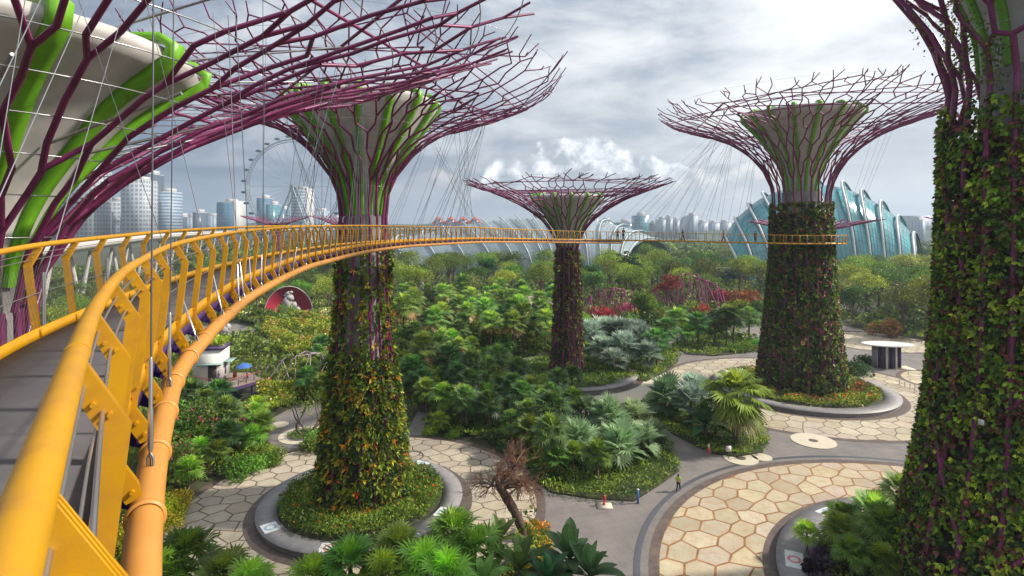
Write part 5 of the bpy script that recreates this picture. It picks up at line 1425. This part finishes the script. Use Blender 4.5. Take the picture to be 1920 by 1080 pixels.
# raised highway
vi = thing('raised_highway', 'pale concrete elevated highway crossing behind the left railing', 'viaduct')
VP = catmull([at(*p) for p in ((-140, 505, 105), (0, 480, 135), (155, 459, 180), (270, 446, 260), (400, 437, 380), (520, 432, 500), (700, 430, 700), (930, 430, 900))], 10)
b = MB(); T, Rt = frame(VP); V = []
for p, r in zip(VP, Rt):
    for u, v in ((-7, 0), (-7, 1.0), (-6.6, 1.0), (-6.6, .2), (6.6, .2), (6.6, 1.0), (7, 1.0), (7, 0), (3, -1.8), (-3, -1.8)):
        V.append(p + r * u + np.array([0, 0, v]))
n = len(VP); b.add(V, [(i * 10 + j, i * 10 + (j + 1) % 10, (i + 1) * 10 + (j + 1) % 10, (i + 1) * 10 + j) for i in range(n - 1) for j in range(10)]); b.build('deck', M['concrete'], vi)
RV, _ = resample(VP, step=26)
for p in RV[1:28]:
    b = MB()
    for s in (-1, 1):
        b.tube([(p[0], p[1], 0), (p[0] + s * 2.6, p[1] + s * 1.0, p[2] - 1.7)], [.8, .5], 6)
    b.build('pier', M['concrete'], vi)

# glass conservatories
M['teal_glass'] = mat('teal_glass', (.06, .30, .34), .15, var=.35, scale=.12, spec=.8)
M['pale_glass'] = mat('pale_glass', (.21, .27, .30), .2, var=.25, scale=.06, spec=.8)
M['rib_white'] = mat('white_arch_steel', (.55, .58, .6), .4, var=.08, scale=.2)
M['rib_dark'] = mat('dark_arch_steel', (.03, .09, .11), .4)
def dome(name, label, tops, ft, bk, Yt, Yf, Yb, glass, rr, inset=.86, stp=5, mull=.09, sideset=None):
    t = thing(name, label, 'conservatory')
    ar = []
    for (x, y), xf, xb in zip(tops, ft, bk):
        Yq = Yt
        top = np.array(at(x, y, Yq)); F = np.array([(xf - 960) / FP * Yf, Yf, 0]); B = np.array([(xb - 960) / FP * Yb, Yb, 0]); ar.append((F, top, B))
    def arch(F, Tp, B, k, n=33):
        q = np.linspace(0, math.pi, n); c = (F + B) / 2; h = Tp[2] * k; dx_ = Tp[0] - c[0]
        w = (1 - np.cos(q)) / 2; z = h * np.sin(q) ** .72
        return np.stack([F[0] + (B[0] - F[0]) * w + dx_ * np.sin(q) ** 1.5, F[1] + (B[1] - F[1]) * w, z], 1)
    for F, Tp, B in ar:
        P = arch(F, Tp, B, 1.0); o_ = MB(); o_.tube(P, rr, 7, mi=0); o_.tube(P + np.array([rr * 1.5, 0, -rr * .6]), rr * .8, 6, mi=1); o_.build('arch_rib', [M['rib_white'], M['rib_dark']], t)
    K = []
    for i in range(len(ar)):
        K.append(np.concatenate(ar[i]))
    Kc = catmull(K, stp); S = [arch(k[:3], k[3:6], k[6:], inset, 29) for k in Kc]
    b = MB(); m = len(S[0]); V = np.array(S).reshape(-1, 3)
    b.add(V, [(i * m + j, i * m + j + 1, (i + 1) * m + j + 1, (i + 1) * m + j) for i in range(len(S) - 1) for j in range(m - 1)]); b.build('glass_shell', glass, t)
    b = MB()
    for s in S: b.tube(s, mull, 3, caps=False)
    for j in range(1, m): b.tube(np.array([s[j] for s in S]), mull * .8, 3, caps=False)
    b.build('glazing_bars', M['rib_dark'] if glass is M['teal_glass'] else M['rib_white'], t)
    return t
tp_ = [(1360, 440), (1378, 407), (1403, 381), (1430, 360), (1475, 342), (1530, 333), (1580, 340), (1616, 355), (1652, 376), (1684, 403), (1713, 435)]
dome('glass_dome', 'tall teal glass dome with white arches behind the tallest supertree', tp_, [x + o for (x, y), o in zip(tp_, (30, 38, 46, 52, 48, 34, 26, 18, 8, 6, 4))], [x + o for (x, y), o in zip(tp_, (40, 52, 62, 70, 68, 56, 50, 42, 32, 26, 16))], 262, 238, 286, M['teal_glass'], .55, .93)
tp_ = [(700, 447), (745, 441), (790, 433), (828, 424), (865, 416), (900, 410), (934, 405), (966, 402), (998, 401), (1032, 401), (1068, 402), (1105, 405), (1142, 411), (1176, 420), (1205, 432), (1225, 446)]
dome('shell_dome', 'wide pale glass shell dome with fanning ribs behind the slim supertree', tp_, [700 + (x - 700) * .9 + o for (x, y), o in zip(tp_, (0, 20, 45, 65, 80, 90, 90, 85, 75, 60, 50, 40, 30, 18, 8, 0))], [700 + (x - 700) * .93 + 70 for x, y in tp_], 300, 272, 345, M['pale_glass'], .32, .93, 4, .07)
b = MB(); t = thing('service_pavilion', 'low dark flat roofed building half hidden by trees below the walkway', 'building', (95, 250, 0), .1)
b.box((0, 0, 6.5), (52, 16, 1.2)); b.build('roof', M['rib_white'], t); b = MB(); b.box((0, 1, 3), (48, 12, 5.8)); b.build('wall', FDK, t)

# distant small supertrees
def mini(label, X, Y, r, zr, zn, seed):
    rng = np.random.default_rng(seed); t = thing('supertree', label, 'supertree', (X, Y, 0))
    cp = [(1.4, zn - 5), (1.9, zn - 1.5), (r * .3, zn + (zr - zn) * .25), (r * .6, zn + (zr - zn) * .6), (r, zr)]
    b, rings, P = lattice(cp, 22, ['S', 'V', 'S', 'D', 'V', 'S', 'V', 'S'], .15, .09, rng, (.6, 1.6), .1, 4); b.build('branch_canopy', M['purple_pink'], t)
    b = MB(); b.lathe([(1.9, 0), (1.3, zn - 3), (1.5, zn), (r * .28, zn + (zr - zn) * .35), (.05, zn + (zr - zn) * .35)], k=20); b.build('trunk_core', M['soilwall'], t)
    b = trunk_tubes([(2.2, 0), (1.4, zn - 5)], 14, .13, rng, 4, 4); b.build('trunk_tubes', M['purple_pink'], t)
M['purple_pink'] = mat('pink_purple_steel', (.30, .06, .16), .45, var=.15)
mini('small distant purple supertree whose canopy floats above the railing, below the wheel', -102, 240, 14.5, 29.4, 24.6, 1)
mini('small distant supertree half hidden behind the left trunk', -73, 240, 14.0, 29.6, 24.6, 2)
mini('small distant supertree with a flat canopy showing both sides of the tallest trunk', 80.5, 150, 16.5, 26.4, 22.6, 3)
mini('small distant supertree peeking out left of the nearest trunk', 137, 165, 11.5, 27.6, 24.0, 4)

# steel arbours
M['pole_pale'] = mat('pale_pink_steel', (.46, .36, .38), .45, var=.15)
def arbour(label, X, Y, w, dpt, h, mats, seed, n=46, r=.15):
    rng = np.random.default_rng(seed); t = thing('steel_arbour', label, 'arbour', (X, Y, 0)); b = MB(); A = []; B = []
    ns = max(5, int(w / 2.4)); nodes = {}
    for i in range(ns + 1):
        for j in range(4):
            u = i / ns * 2 - 1; q = math.pi * (j + rng.uniform(-.12, .12)) / 3
            zz = h * math.sin(q) * (1 - .45 * u * u) + rng.uniform(-.3, .3) if j in (1, 2) else 0
            nodes[i, j] = np.array([u * w / 2 + rng.uniform(-.5, .5), -math.cos(q) * dpt / 2, max(0, zz)])
    for i in range(ns + 1):
        for j in range(3):
            A.append(nodes[i, j]); B.append(nodes[i, j + 1])
            if i < ns and rng.random() < .8: A.append(nodes[i, j]); B.append(nodes[i + 1, j + 1])
            if i < ns and rng.random() < .6: A.append(nodes[i + 1, j]); B.append(nodes[i, j + 1])
    b.segs(A, B, r, r, 6, rng.integers(0, 1) * 0)
    o = b.build('lattice_frame', mats, t)
    v = MB(); n = 260; u = rng.uniform(-1, 1, n); q = rng.uniform(.5, 2.64, n)
    P = np.stack([u * w / 2, -np.cos(q) * dpt / 2, h * np.sin(q) * (1 - .45 * u * u) - .2], 1); P = P[rng.random(n) < .5 + .5 * np.sin(u * 4 + seed)]
    V = rhombs(P, unit(rng.normal(0, 1, (len(P), 3))), rng.uniform(.5, 1.1, len(P)), .35, rng); v.add(V, quads(V), 0, np.array([.05, .08, .015]) * np.exp(rng.normal(0, .3, (len(P), 1)))); v.build('climbing_plants', M['leaf'], t)
arbour('purple steel lattice arbour above the magenta shrub', 25.5, 142, 16, 7, 10.2, [M['purple_pink']], 1)
arbour('long purple lattice arbour farther back, left of the tallest trunk', 52, 164, 20, 8, 12.0, [M['purple_pink']], 2)
arbour('pale pink pole arbour just left of the slim supertree', 2.5, 132, 19, 7, 9.0, [M['pole_pale']], 3)
arbour('low pinkish lattice arbour behind the left trunk among hedges', -31.0, 84, 12, 6, 6.2, [M['pole_pale']], 4, r=.06)
arbour('pale lattice arbour peeking right of the left trunk', -19, 92, 6, 5, 6.0, [M['pole_pale']], 5, r=.06)

# red arch, statues
t = thing('red_arch', 'crimson half round garden wall beyond the hedges', 'sculpture', (-63.5, 158, 0), .2)
q = np.linspace(0, math.pi, 33); b = MB()
ou = [(6.4 * math.cos(a), 7.6 * math.sin(a)) for a in q]; inn = [(3.0 * math.cos(a), 4.2 * math.sin(a)) for a in q]
V = [(x, s, z) for s in (-.6, .6) for x, z in ou + inn]; n = 33
F = []
for s in (0, 2 * n):
    F += [(s + i, s + i + 1, s + n + i + 1, s + n + i) for i in range(n - 1)]
F += [(i, i + 1, 2 * n + i + 1, 2 * n + i) for i in range(n - 1)] + [(n + i, n + i + 1, 3 * n + i + 1, 3 * n + i) for i in range(n - 1)]
M['crimson'] = mat('crimson_render', (.42, .025, .06), .6, var=.15, scale=.5); b.add(V, F); b.build('arch_wall', M['crimson'], t)
b = MB(); b.tube([(6.5 * math.cos(a), -.62, 7.7 * math.sin(a)) for a in q], .14, 6); b.build('arch_rim', M['concrete'], t)
M['rock'] = mat('carved_stone', (.36, .34, .34), .9, var=.35, scale=.9, bump=.8, bscale=4)
def statue(label, X, Y, L, name='stone_statue'):
    rng = np.random.default_rng(int(abs(X))); t = MB()
    for (x, z, r, sx, sz) in L:
        k = 14; m = MB(); m.ball((0, 0, 0), 1.0, k); P = m.V[0]
        P = P * (1 + .13 * np.sin(P[:, :1] * 5 + x) * np.cos(P[:, 2:] * 6 + z) + rng.normal(0, .035, (len(P), 1)))
        t.add(P * np.array([r * sx, r, r * sz]) + np.array([x, 0, z]), m.F[0][0])
    o = t.build(name, M['rock']); o.location = (X, Y, 0); tag(o, label, 'statue')
statue('weathered grey stone figure standing before the crimson arch', -60.3, 150, [(0, 1.0, 2.0, 1.1, .8), (.3, 2.7, 1.5, .8, 1.2), (-.5, 4.3, 1.3, .8, 1.1), (.2, 5.4, 1.0, 1.1, .9), (1.3, 3.4, .8, 1, 1.3), (-.2, 6.5, .75, 1.1, .8), (1.9, 1.0, 1.3, 1.2, .8), (-1.4, 2.4, .8, 1, 1.3), (.5, 6.9, .5, 1.2, .7), (-.8, 6.0, .5, 1.3, .6), (2.4, 2.2, .7, 1, 1.2), (-.9, .6, 1.2, 1.3, .8)])
statue('thin pale standing stone among the woodland trees', -32, 196, [(0, 4, 1.2, .8, 3.6), (.2, 8.2, .9, .8, 1.8)])
statue('small white boulder on the hedge slope under the walkway', -66.5, 128, [(0, .9, 1.2, 1.2, .9), (.9, 1.5, .7, 1, 1)])

# ---------------------------------------------------------------- kiosk with deck
M['kwhite'] = mat('white_render', (.62, .60, .57), .7, var=.08, scale=.6, dirt=((.4, .38, .35), .3))
M['kdeck'] = mat('timber_deck', (.28, .22, .17), .8, var=.2, scale=1.5)
M['kpurp'] = mat('kiosk_violet', (.07, .04, .13), .6); M['kdoor'] = mat('dark_door', (.04, .03, .03), .5); M['kred'] = mat('red_rail', (.35, .05, .05), .5)
M['awn'] = mat('green_glass_canopy', (.25, .38, .34), .25); M['blue'] = mat('blue_fabric', (.05, .14, .42), .7)
k = thing('kiosk', 'small white kiosk with a violet edged viewing deck left of the trunk', 'kiosk')
DK = [(-46.5, 77.6), (-43.8, 76.8), (-38.9, 74.4), (-36.0, 79.9), (-39.5, 83.5), (-46.5, 83)]
b = MB(); b.prism(DK, 2.38, 2.5); b.build('deck', M['kdeck'], k)
b = MB(); b.prism([(x * 1.0005, y) for x, y in DK], 1.95, 2.376); b.build('deck_edge', M['kpurp'], k)
for x, y in ((-38.9, 75.2), (-37.0, 79.0), (-42, 77.5), (-45.8, 78.4), (-41, 82)):
    b = MB(); b.tube([(x, y, 0), (x, y, 1.96)], .16, 8); b.build('column', M['kpurp'], k)
b = MB(); b.box((0, 0, 0), (3.9, 3.4, 4.4), 0); 
w = b.build('wall', M['kwhite'], k); w.location = (-43.4, 80.2, 4.7); w.rotation_euler = (0, 0, .22)
def kbox(name, c, s, m, par=w):
    bb = MB(); bb.box(c, s); return bb.build(name, m, par)
kbox('door', (.55, -1.72, -1.1), (1.1, .08, 2.2), M['kdoor']); kbox('sign_panel', (1.99, -.7, -.6), (.08, .5, 1.6), M['kpurp'])
kbox('roof_parapet', (0, -.0, 2.45), (4.1, 3.6, .5), M['kpurp']); kbox('canopy_glass', (.3, -2.2, .35), (3.6, 1.1, .06), M['awn']); kbox('canopy_glass', (2.5, -.4, .45), (1.2, 2.6, .06), M['awn'])
for x in (-1.2, .3, 1.8): kbox('canopy_bracket', (x, -2.2, .27), (.08, 1.2, .1), M['kdoor'])
EDG = [(-46.5, 77.65), (-43.8, 76.9), (-38.95, 74.5), (-36.1, 79.9)]
for (a, b_) in zip(EDG[:-1], EDG[1:]):
    a = np.array(a + (0,)); b_ = np.array(b_ + (0,)); nn = max(2, int(np.linalg.norm(b_ - a) / 1.1))
    m = MB(); m.tube([a + [0, 0, 3.6], b_ + [0, 0, 3.6]], .05, 6); m.build('top_rail', M['kred'], k)
    m = MB(); [m.tube([a + [0, 0, z], b_ + [0, 0, z]], .012, 4) for z in (2.8, 3.1, 3.35)]; m.build('wire_infill', M['cable'], k)
    for i in range(nn + 1):
        p = a + (b_ - a) * i / nn; m = MB(); m.box((p[0], p[1], 3.05), (.07, .07, 1.1)); m.build('railing_post', M['kpurp'], k)
um = thing('parasol', 'blue parasol open over the kiosk deck', 'parasol', (-38.6, 79.8, 2.5)); b = MB(); b.tube([(0, 0, 0), (0, 0, 2.3)], .03, 6); b.build('pole', M['steel'], um)
b = MB(); b.lathe([(1.15, 1.75), (.8, 2.05), (.4, 2.25), (.02, 2.35)], k=8); b.build('canopy', M['blue'], um)
def chair(X, Y, z, rz, label):
    t = thing('deck_chair', label, 'chair', (X, Y, z), rz); b = MB(); b.box((0, 0, .45), (.5, .5, .06)); b.build('seat', M['kred'], t)
    b = MB(); b.box((0, .24, .8), (.5, .05, .65)); b.build('backrest', M['kred'], t)
    for x in (-.21, .21):
        for y in (-.21, .21):
            b = MB(); b.tube([(x, y, 0), (x, y, .43)], .02, 5); b.build('leg', M['cable'], t)
chair(-39.6, 79.2, 2.5, .4, 'red chair on the kiosk deck left of the blue parasol'); chair(-37.8, 78.7, 2.5, -.6, 'red chair on the kiosk deck under the blue parasol')
rg = np.random.default_rng(2); b = MB(); n = 900
P = np.stack([rg.uniform(-2.1, 2.1, n), rg.uniform(-1.8, 1.8, n), rg.uniform(0, .9, n)], 1); V = rhombs(P, unit(rg.normal(0, 1, (n, 3)) + [0, 0, .6]), rg.uniform(.2, .5, n), .3, rg); b.add(V, quads(V), 0, np.array([.14, .20, .02]) * np.exp(rg.normal(0, .25, (n, 1))))
o = b.build('roof_garden', M['leaf']); o.location = (-43.4, 80.2, 7.42); o.rotation_euler = (0, 0, .22); tag(o, 'bright leafy planting on top of the white kiosk', 'plants')

# ---------------------------------------------------------------- oval roofed shelter
sx, sy, _ = px(1664, 690)
s = thing('oval_shelter', 'oval white roofed shelter on dark panels beside the plaza path', 'shelter', (sx, sy, 0))
q = np.linspace(0, 2 * math.pi, 41)[:-1]; b = MB(); b.prism([(4.2 * math.cos(a), 2.3 * math.sin(a) - .25 * math.cos(a)) for a in q], 4.05, 4.22); b.build('roof', M['kwhite'], s)
b = MB(); b.prism([(2.6 * math.cos(a) , 1.1 * math.sin(a)) for a in q], 3.85, 4.047); b.build('roof_soffit', M['kdoor'], s)
for i, x in enumerate(np.linspace(-2.1, 1.9, 6)):
    b = MB(); b.box((x, -.3 * math.cos(x), 1.92), (.16, 1.2, 3.84), .15); b.build('wall_panel', M['kpurp'] if i % 2 else M['granite'], s)
    if i in (1, 3): b = MB(); b.tube([(x + .3, -1.25, 0), (x + .3, -1.25, 3.86)], .14, 10); b.build('column', M['steel'], s)
sl = MB(); sl.box((2.6, -.2, .06), (2.6, 2.6, .1)); sl.build('floor_slab', M['cream'], s)

# ---------------------------------------------------------------- people
M['skin'] = mat('skin', (.42, .22, .14), .6, var=.05)
def cloth(c): 
    n = 'cloth_%02x%02x%02x' % tuple(int(v * 255) for v in c)
    if n not in M: M[n] = mat('clothing', c, .85, var=.12, scale=8)
    return M[n]
def skin_mesh(name, V, E, R, m, par, sub=1):
    me = bpy.data.meshes.new(name); me.from_pydata(V, E, []); o = bpy.data.objects.new(name, me); COL.objects.link(o); o.parent = par
    md = o.modifiers.new('s', 'SKIN')
    for i, r in enumerate(R):
        sv = me.skin_vertices[0].data[i]; sv.radius = (r, r) if not isinstance(r, tuple) else r; sv.use_root = (i == 0)
    sb = o.modifiers.new('d', 'SUBSURF'); sb.levels = sub; sb.render_levels = sub; md.use_smooth_shade = True
    me.materials.append(m); return o
def person(loc, rz, H, label, shirt, legs, hair=(.02, .015, .012), pose='stand', cat='person', skirt=None, group=None, longhair=False):
    t = thing('person', label, cat, loc, rz, group); s = H / 1.7
    st = {'stand': (0, 0), 'walk': (.24, -.22), 'lean': (.03, 0)}[pose]; f = .12 if pose == 'lean' else 0
    sc = lambda P: [(x * s, y * s, z * s) for x, y, z in P]
    V = [(0, 0, .94), (0, -f * .3, 1.12), (0, -f * .7, 1.34), (0, -f, 1.46), (0, -f - .015, 1.52), (0, -f - .02, 1.60), (0, -f - .015, 1.68)]
    R = [.125, .115, .13, .06, .05, .078, .06]; E = [(0, 1), (1, 2), (2, 3), (3, 4), (4, 5), (5, 6)]
    for sd, ph in ((-1, st[0]), (1, st[1])):
        b0 = len(V)
        V += [(sd * .09, 0, .88), (sd * .10, ph * -.45 - .02, .48), (sd * .10, -ph + (.10 if ph < 0 else 0), .09), (sd * .11, -ph - .13, .035)]
        R += [.09, .058, .040, .038]; E += [(0, b0), (b0, b0 + 1), (b0 + 1, b0 + 2), (b0 + 2, b0 + 3)]
        b1 = len(V); hy = (-.28 if pose == 'lean' else ph * .6)
        V += [(sd * .17, -f * .7, 1.39), (sd * .23, -f * .5 + .02, 1.12), (sd * .22, hy - .04, .90 if pose != 'lean' else 1.14), (sd * .215, hy - .07, .83 if pose != 'lean' else 1.10)]
        R += [.055, .042, .03, .03]; E += [(2, b1), (b1, b1 + 1), (b1 + 1, b1 + 2), (b1 + 2, b1 + 3)]
        hx, hy2, hz = V[-1]
        for q in range(4):
            V.append((hx - sd * .01, hy2 + (q - 1.5) * .02, hz - .05)); V.append((hx - sd * .02, hy2 + (q - 1.5) * .021 - .005, hz - .085 - .006 * (q in (1, 2)))); R += [.010, .008]
            E += [(b1 + 3, len(V) - 2), (len(V) - 2, len(V) - 1)]
        V.append((hx - sd * .02, hy2 - .045, hz - .03)); R.append(.010); E.append((b1 + 3, len(V) - 1))
    skin_mesh('body', sc(V), E, [r * s for r in R], M['skin'], t)
    TV = [(0, 0, .92), (0, -f * .3, 1.12), (0, -f * .7, 1.34), (0, -f * .95, 1.43)]; TR = [(.155, .115), (.145, .12), (.165, .125), .085]; TE = [(0, 1), (1, 2), (2, 3)]
    for sd in (-1, 1):
        TV += [(sd * .165, -f * .7, 1.385), (sd * .215, -f * .5 + .01, 1.2)]; TR += [.07, .058]; TE += [(2, len(TV) - 2), (len(TV) - 2, len(TV) - 1)]
    skin_mesh('shirt', sc(TV), TE, [tuple(a * s for a in r) if isinstance(r, tuple) else r * s for r in TR], cloth(shirt), t)
    if skirt:
        b = MB(); b.lathe([(.13 * s, .98 * s), (.19 * s, .80 * s), (.25 * s, .52 * s), (.24 * s, .52 * s), (.12 * s, .9 * s)], k=18); b.build('skirt', cloth(skirt), t, smooth=True)
    else:
        LV = [(0, 0, .93)]; LR = [(.15, .12)]; LE = []
        for sd, ph in ((-1, st[0]), (1, st[1])):
            LV += [(sd * .09, 0, .85), (sd * .10, ph * -.45 - .02, .48), (sd * .10, -ph + (.10 if ph < 0 else 0), .12)]; LR += [.10, .073, .058]; n_ = len(LV); LE += [(0, n_ - 3), (n_ - 3, n_ - 2), (n_ - 2, n_ - 1)]
        skin_mesh('trousers', sc(LV), LE, [tuple(a * s for a in r) if isinstance(r, tuple) else r * s for r in LR], cloth(legs), t)
    b = MB(); b.ball((0, (-f + .005) * s, 1.655 * s), .098 * s, 12, sq=(.92, 1.0, .9))
    if longhair: b.ball((0, (-f + .06) * s, 1.53 * s), .08 * s, 10, sq=(1, .7, 1.5))
    b.build('hair', cloth(hair), t, smooth=True)
    for sd in (-1, 1):
        b = MB(); b.ball((sd * .03 * s, (-f - .095) * s, 1.60 * s), .011 * s, 6); b.build('eye', cloth((.02, .02, .02)), t)
    return t
person(px(1272, 922, .012), 2.6, 1.62, 'person in a lime green shirt and dark trousers walking on the path', (.30, .55, .06), (.02, .02, .03), pose='walk', longhair=True)
person(px(1329, 856, .012), 1.2, 1.55, 'person in a pink and white outfit beside the pointed bed', (.75, .62, .62), (.55, .05, .14), skirt=(.6, .05, .16), pose='stand')
person((-41.2, 77.9, 2.5), -.4, 1.6, 'person in violet and white sitting area of the kiosk deck', (.18, .06, .30), (.08, .03, .2), skirt=(.2, .06, .35))
def on_bridge(x, rz, H, label, shirt, legs, u=-.35, **kw):
    k = [i for i in range(len(FINE)) if FINE[i, 1] > 60 and FS[i] < 112]
    i = min(k, key=lambda i: abs((FINE[i, 0] / FINE[i, 1]) * FP + 960 - x))
    p = off(u, -1.21)[i]; person(tuple(p), rz, H, label, shirt, legs, **kw)
on_bridge(1171, .3, 1.8, 'taller person in red brown standing at the far railing right of the slim supertree', (.22, .05, .03), (.04, .03, .05), pose='lean')
on_bridge(1160, .2, 1.62, 'shorter person in an orange top beside a taller one at the far railing', (.5, .15, .03), (.05, .04, .06), pose='lean')
on_bridge(1282, 1.8, 1.75, 'person in dark clothes walking alone on the far walkway', (.03, .03, .05), (.06, .06, .09), pose='walk')
on_bridge(1357, 1.6, 1.7, 'person in orange walking close to the tallest trunk', (.45, .12, .04), (.05, .05, .06), pose='walk')
on_bridge(1468, .2, 1.7, 'person in a dark top on the walkway in front of the tallest trunk', (.05, .04, .06), (.10, .08, .1), u=-.3)
person((28.9, 41.7, .5), 2.4, 1.7, 'person in grey with a brick red bag under the near crested palm', (.16, .17, .2), (.05, .05, .07), pose='stand')

# small furniture
M['hyd'] = mat('red_paint', (.50, .03, .025), .4)
h_ = thing('fire_hydrant', 'red fire hydrant on a small slab at the edge of the central bed', 'fire hydrant', px(1133, 946, .12)); b = MB(); b.lathe([(.14, 0), (.14, .06), (.09, .07), (.09, .62), (.12, .64), (.12, .70), (.08, .80), (.02, .84)], k=14); b.build('barrel', M['hyd'], h_)
for sgn in (-1, 1): b = MB(); b.tube([(0, 0, .5), (sgn * .2, 0, .5)], .055, 10); b.build('outlet', M['hyd'], h_)
b = MB(); b.tube([(0, 0, .84), (0, 0, .9)], .03, 5); b.build('cap_nut', M['hyd'], h_)
b = MB(); b.box((0, -.1, -.06), (1.3, 1.0, .1)); b.build('base_slab', M['cream'], h_)
g = thing('garden_sign', 'small white sign on a post in the pointed bed edge', 'sign', px(1366, 862, .02)); b = MB(); b.box((0, 0, 1.15), (.55, .04, .6)); b.build('sign_panel', M['kwhite'], g); b = MB(); b.tube([(0, .04, 0), (0, .04, 1.2)], .03, 6); b.build('post', M['cable'], g)
g = thing('blue_post', 'short blue marker post in the planting right of the hydrant', 'post', px(1196, 944, .02)); b = MB(); b.box((0, 0, .6), (.16, .16, 1.2)); b.build('post_body', M['blue'], g); b = MB(); b.box((0, 0, 1.23), (.2, .2, .06)); b.build('cap', M['kwhite'], g)
for i, a in enumerate(np.radians(np.linspace(8, -42, 15))):
    r = 16.5; b = MB(); b.lathe([(.06, 0), (.055, .8), (.03, .86), (.001, .87)], k=8); o = b.build('bollard', M['steel']); o.location = (43.3 + r * math.cos(a), 83.1 + r * math.sin(a), .03)
    tag(o, 'thin steel bollard on the paving right of the tallest trunk, ' + ORD[i] + ' from the back', 'bollard', 'thin steel bollards right of the tallest trunk')
b = MB(); b.lathe([(.14, .0), (.12, .5), (.22, .55), (.22, .62), (.01, .66)], k=12); o = b.build('garden_lamp', M['kpurp']); o.location = px(512, 845); tag(o, 'small dark garden lamp in the shrubs left of the plaza', 'lamp')
b = MB(); b.box((0, 0, 0), (.28, .05, .32)); o = b.build('tree_plate', M['kwhite'], tE); aE = math.atan2(-34, -33) - .42; o.location = (6.9 * math.cos(aE), 6.9 * math.sin(aE), 13.2); o.rotation_euler = (0, 0, aE + math.pi / 2)

# ---------------------------------------------------------------- haze
hb = MB(); hb.box((0, 0, 97), (5200, 5200, 196)); hz = hb.build('haze', [])
hm = bpy.data.materials.new('haze'); hm.use_nodes = True; nt = hm.node_tree; nt.nodes.clear()
pv = nt.nodes.new('ShaderNodeVolumePrincipled'); pv.inputs['Color'].default_value = (.62, .74, .88, 1); pv.inputs['Density'].default_value = 0.0003; pv.inputs['Anisotropy'].default_value = .2
ou = nt.nodes.new('ShaderNodeOutputMaterial'); nt.links.new(pv.outputs[0], ou.inputs['Volume']); hz.data.materials.append(hm); tag(hz, kind='stuff')
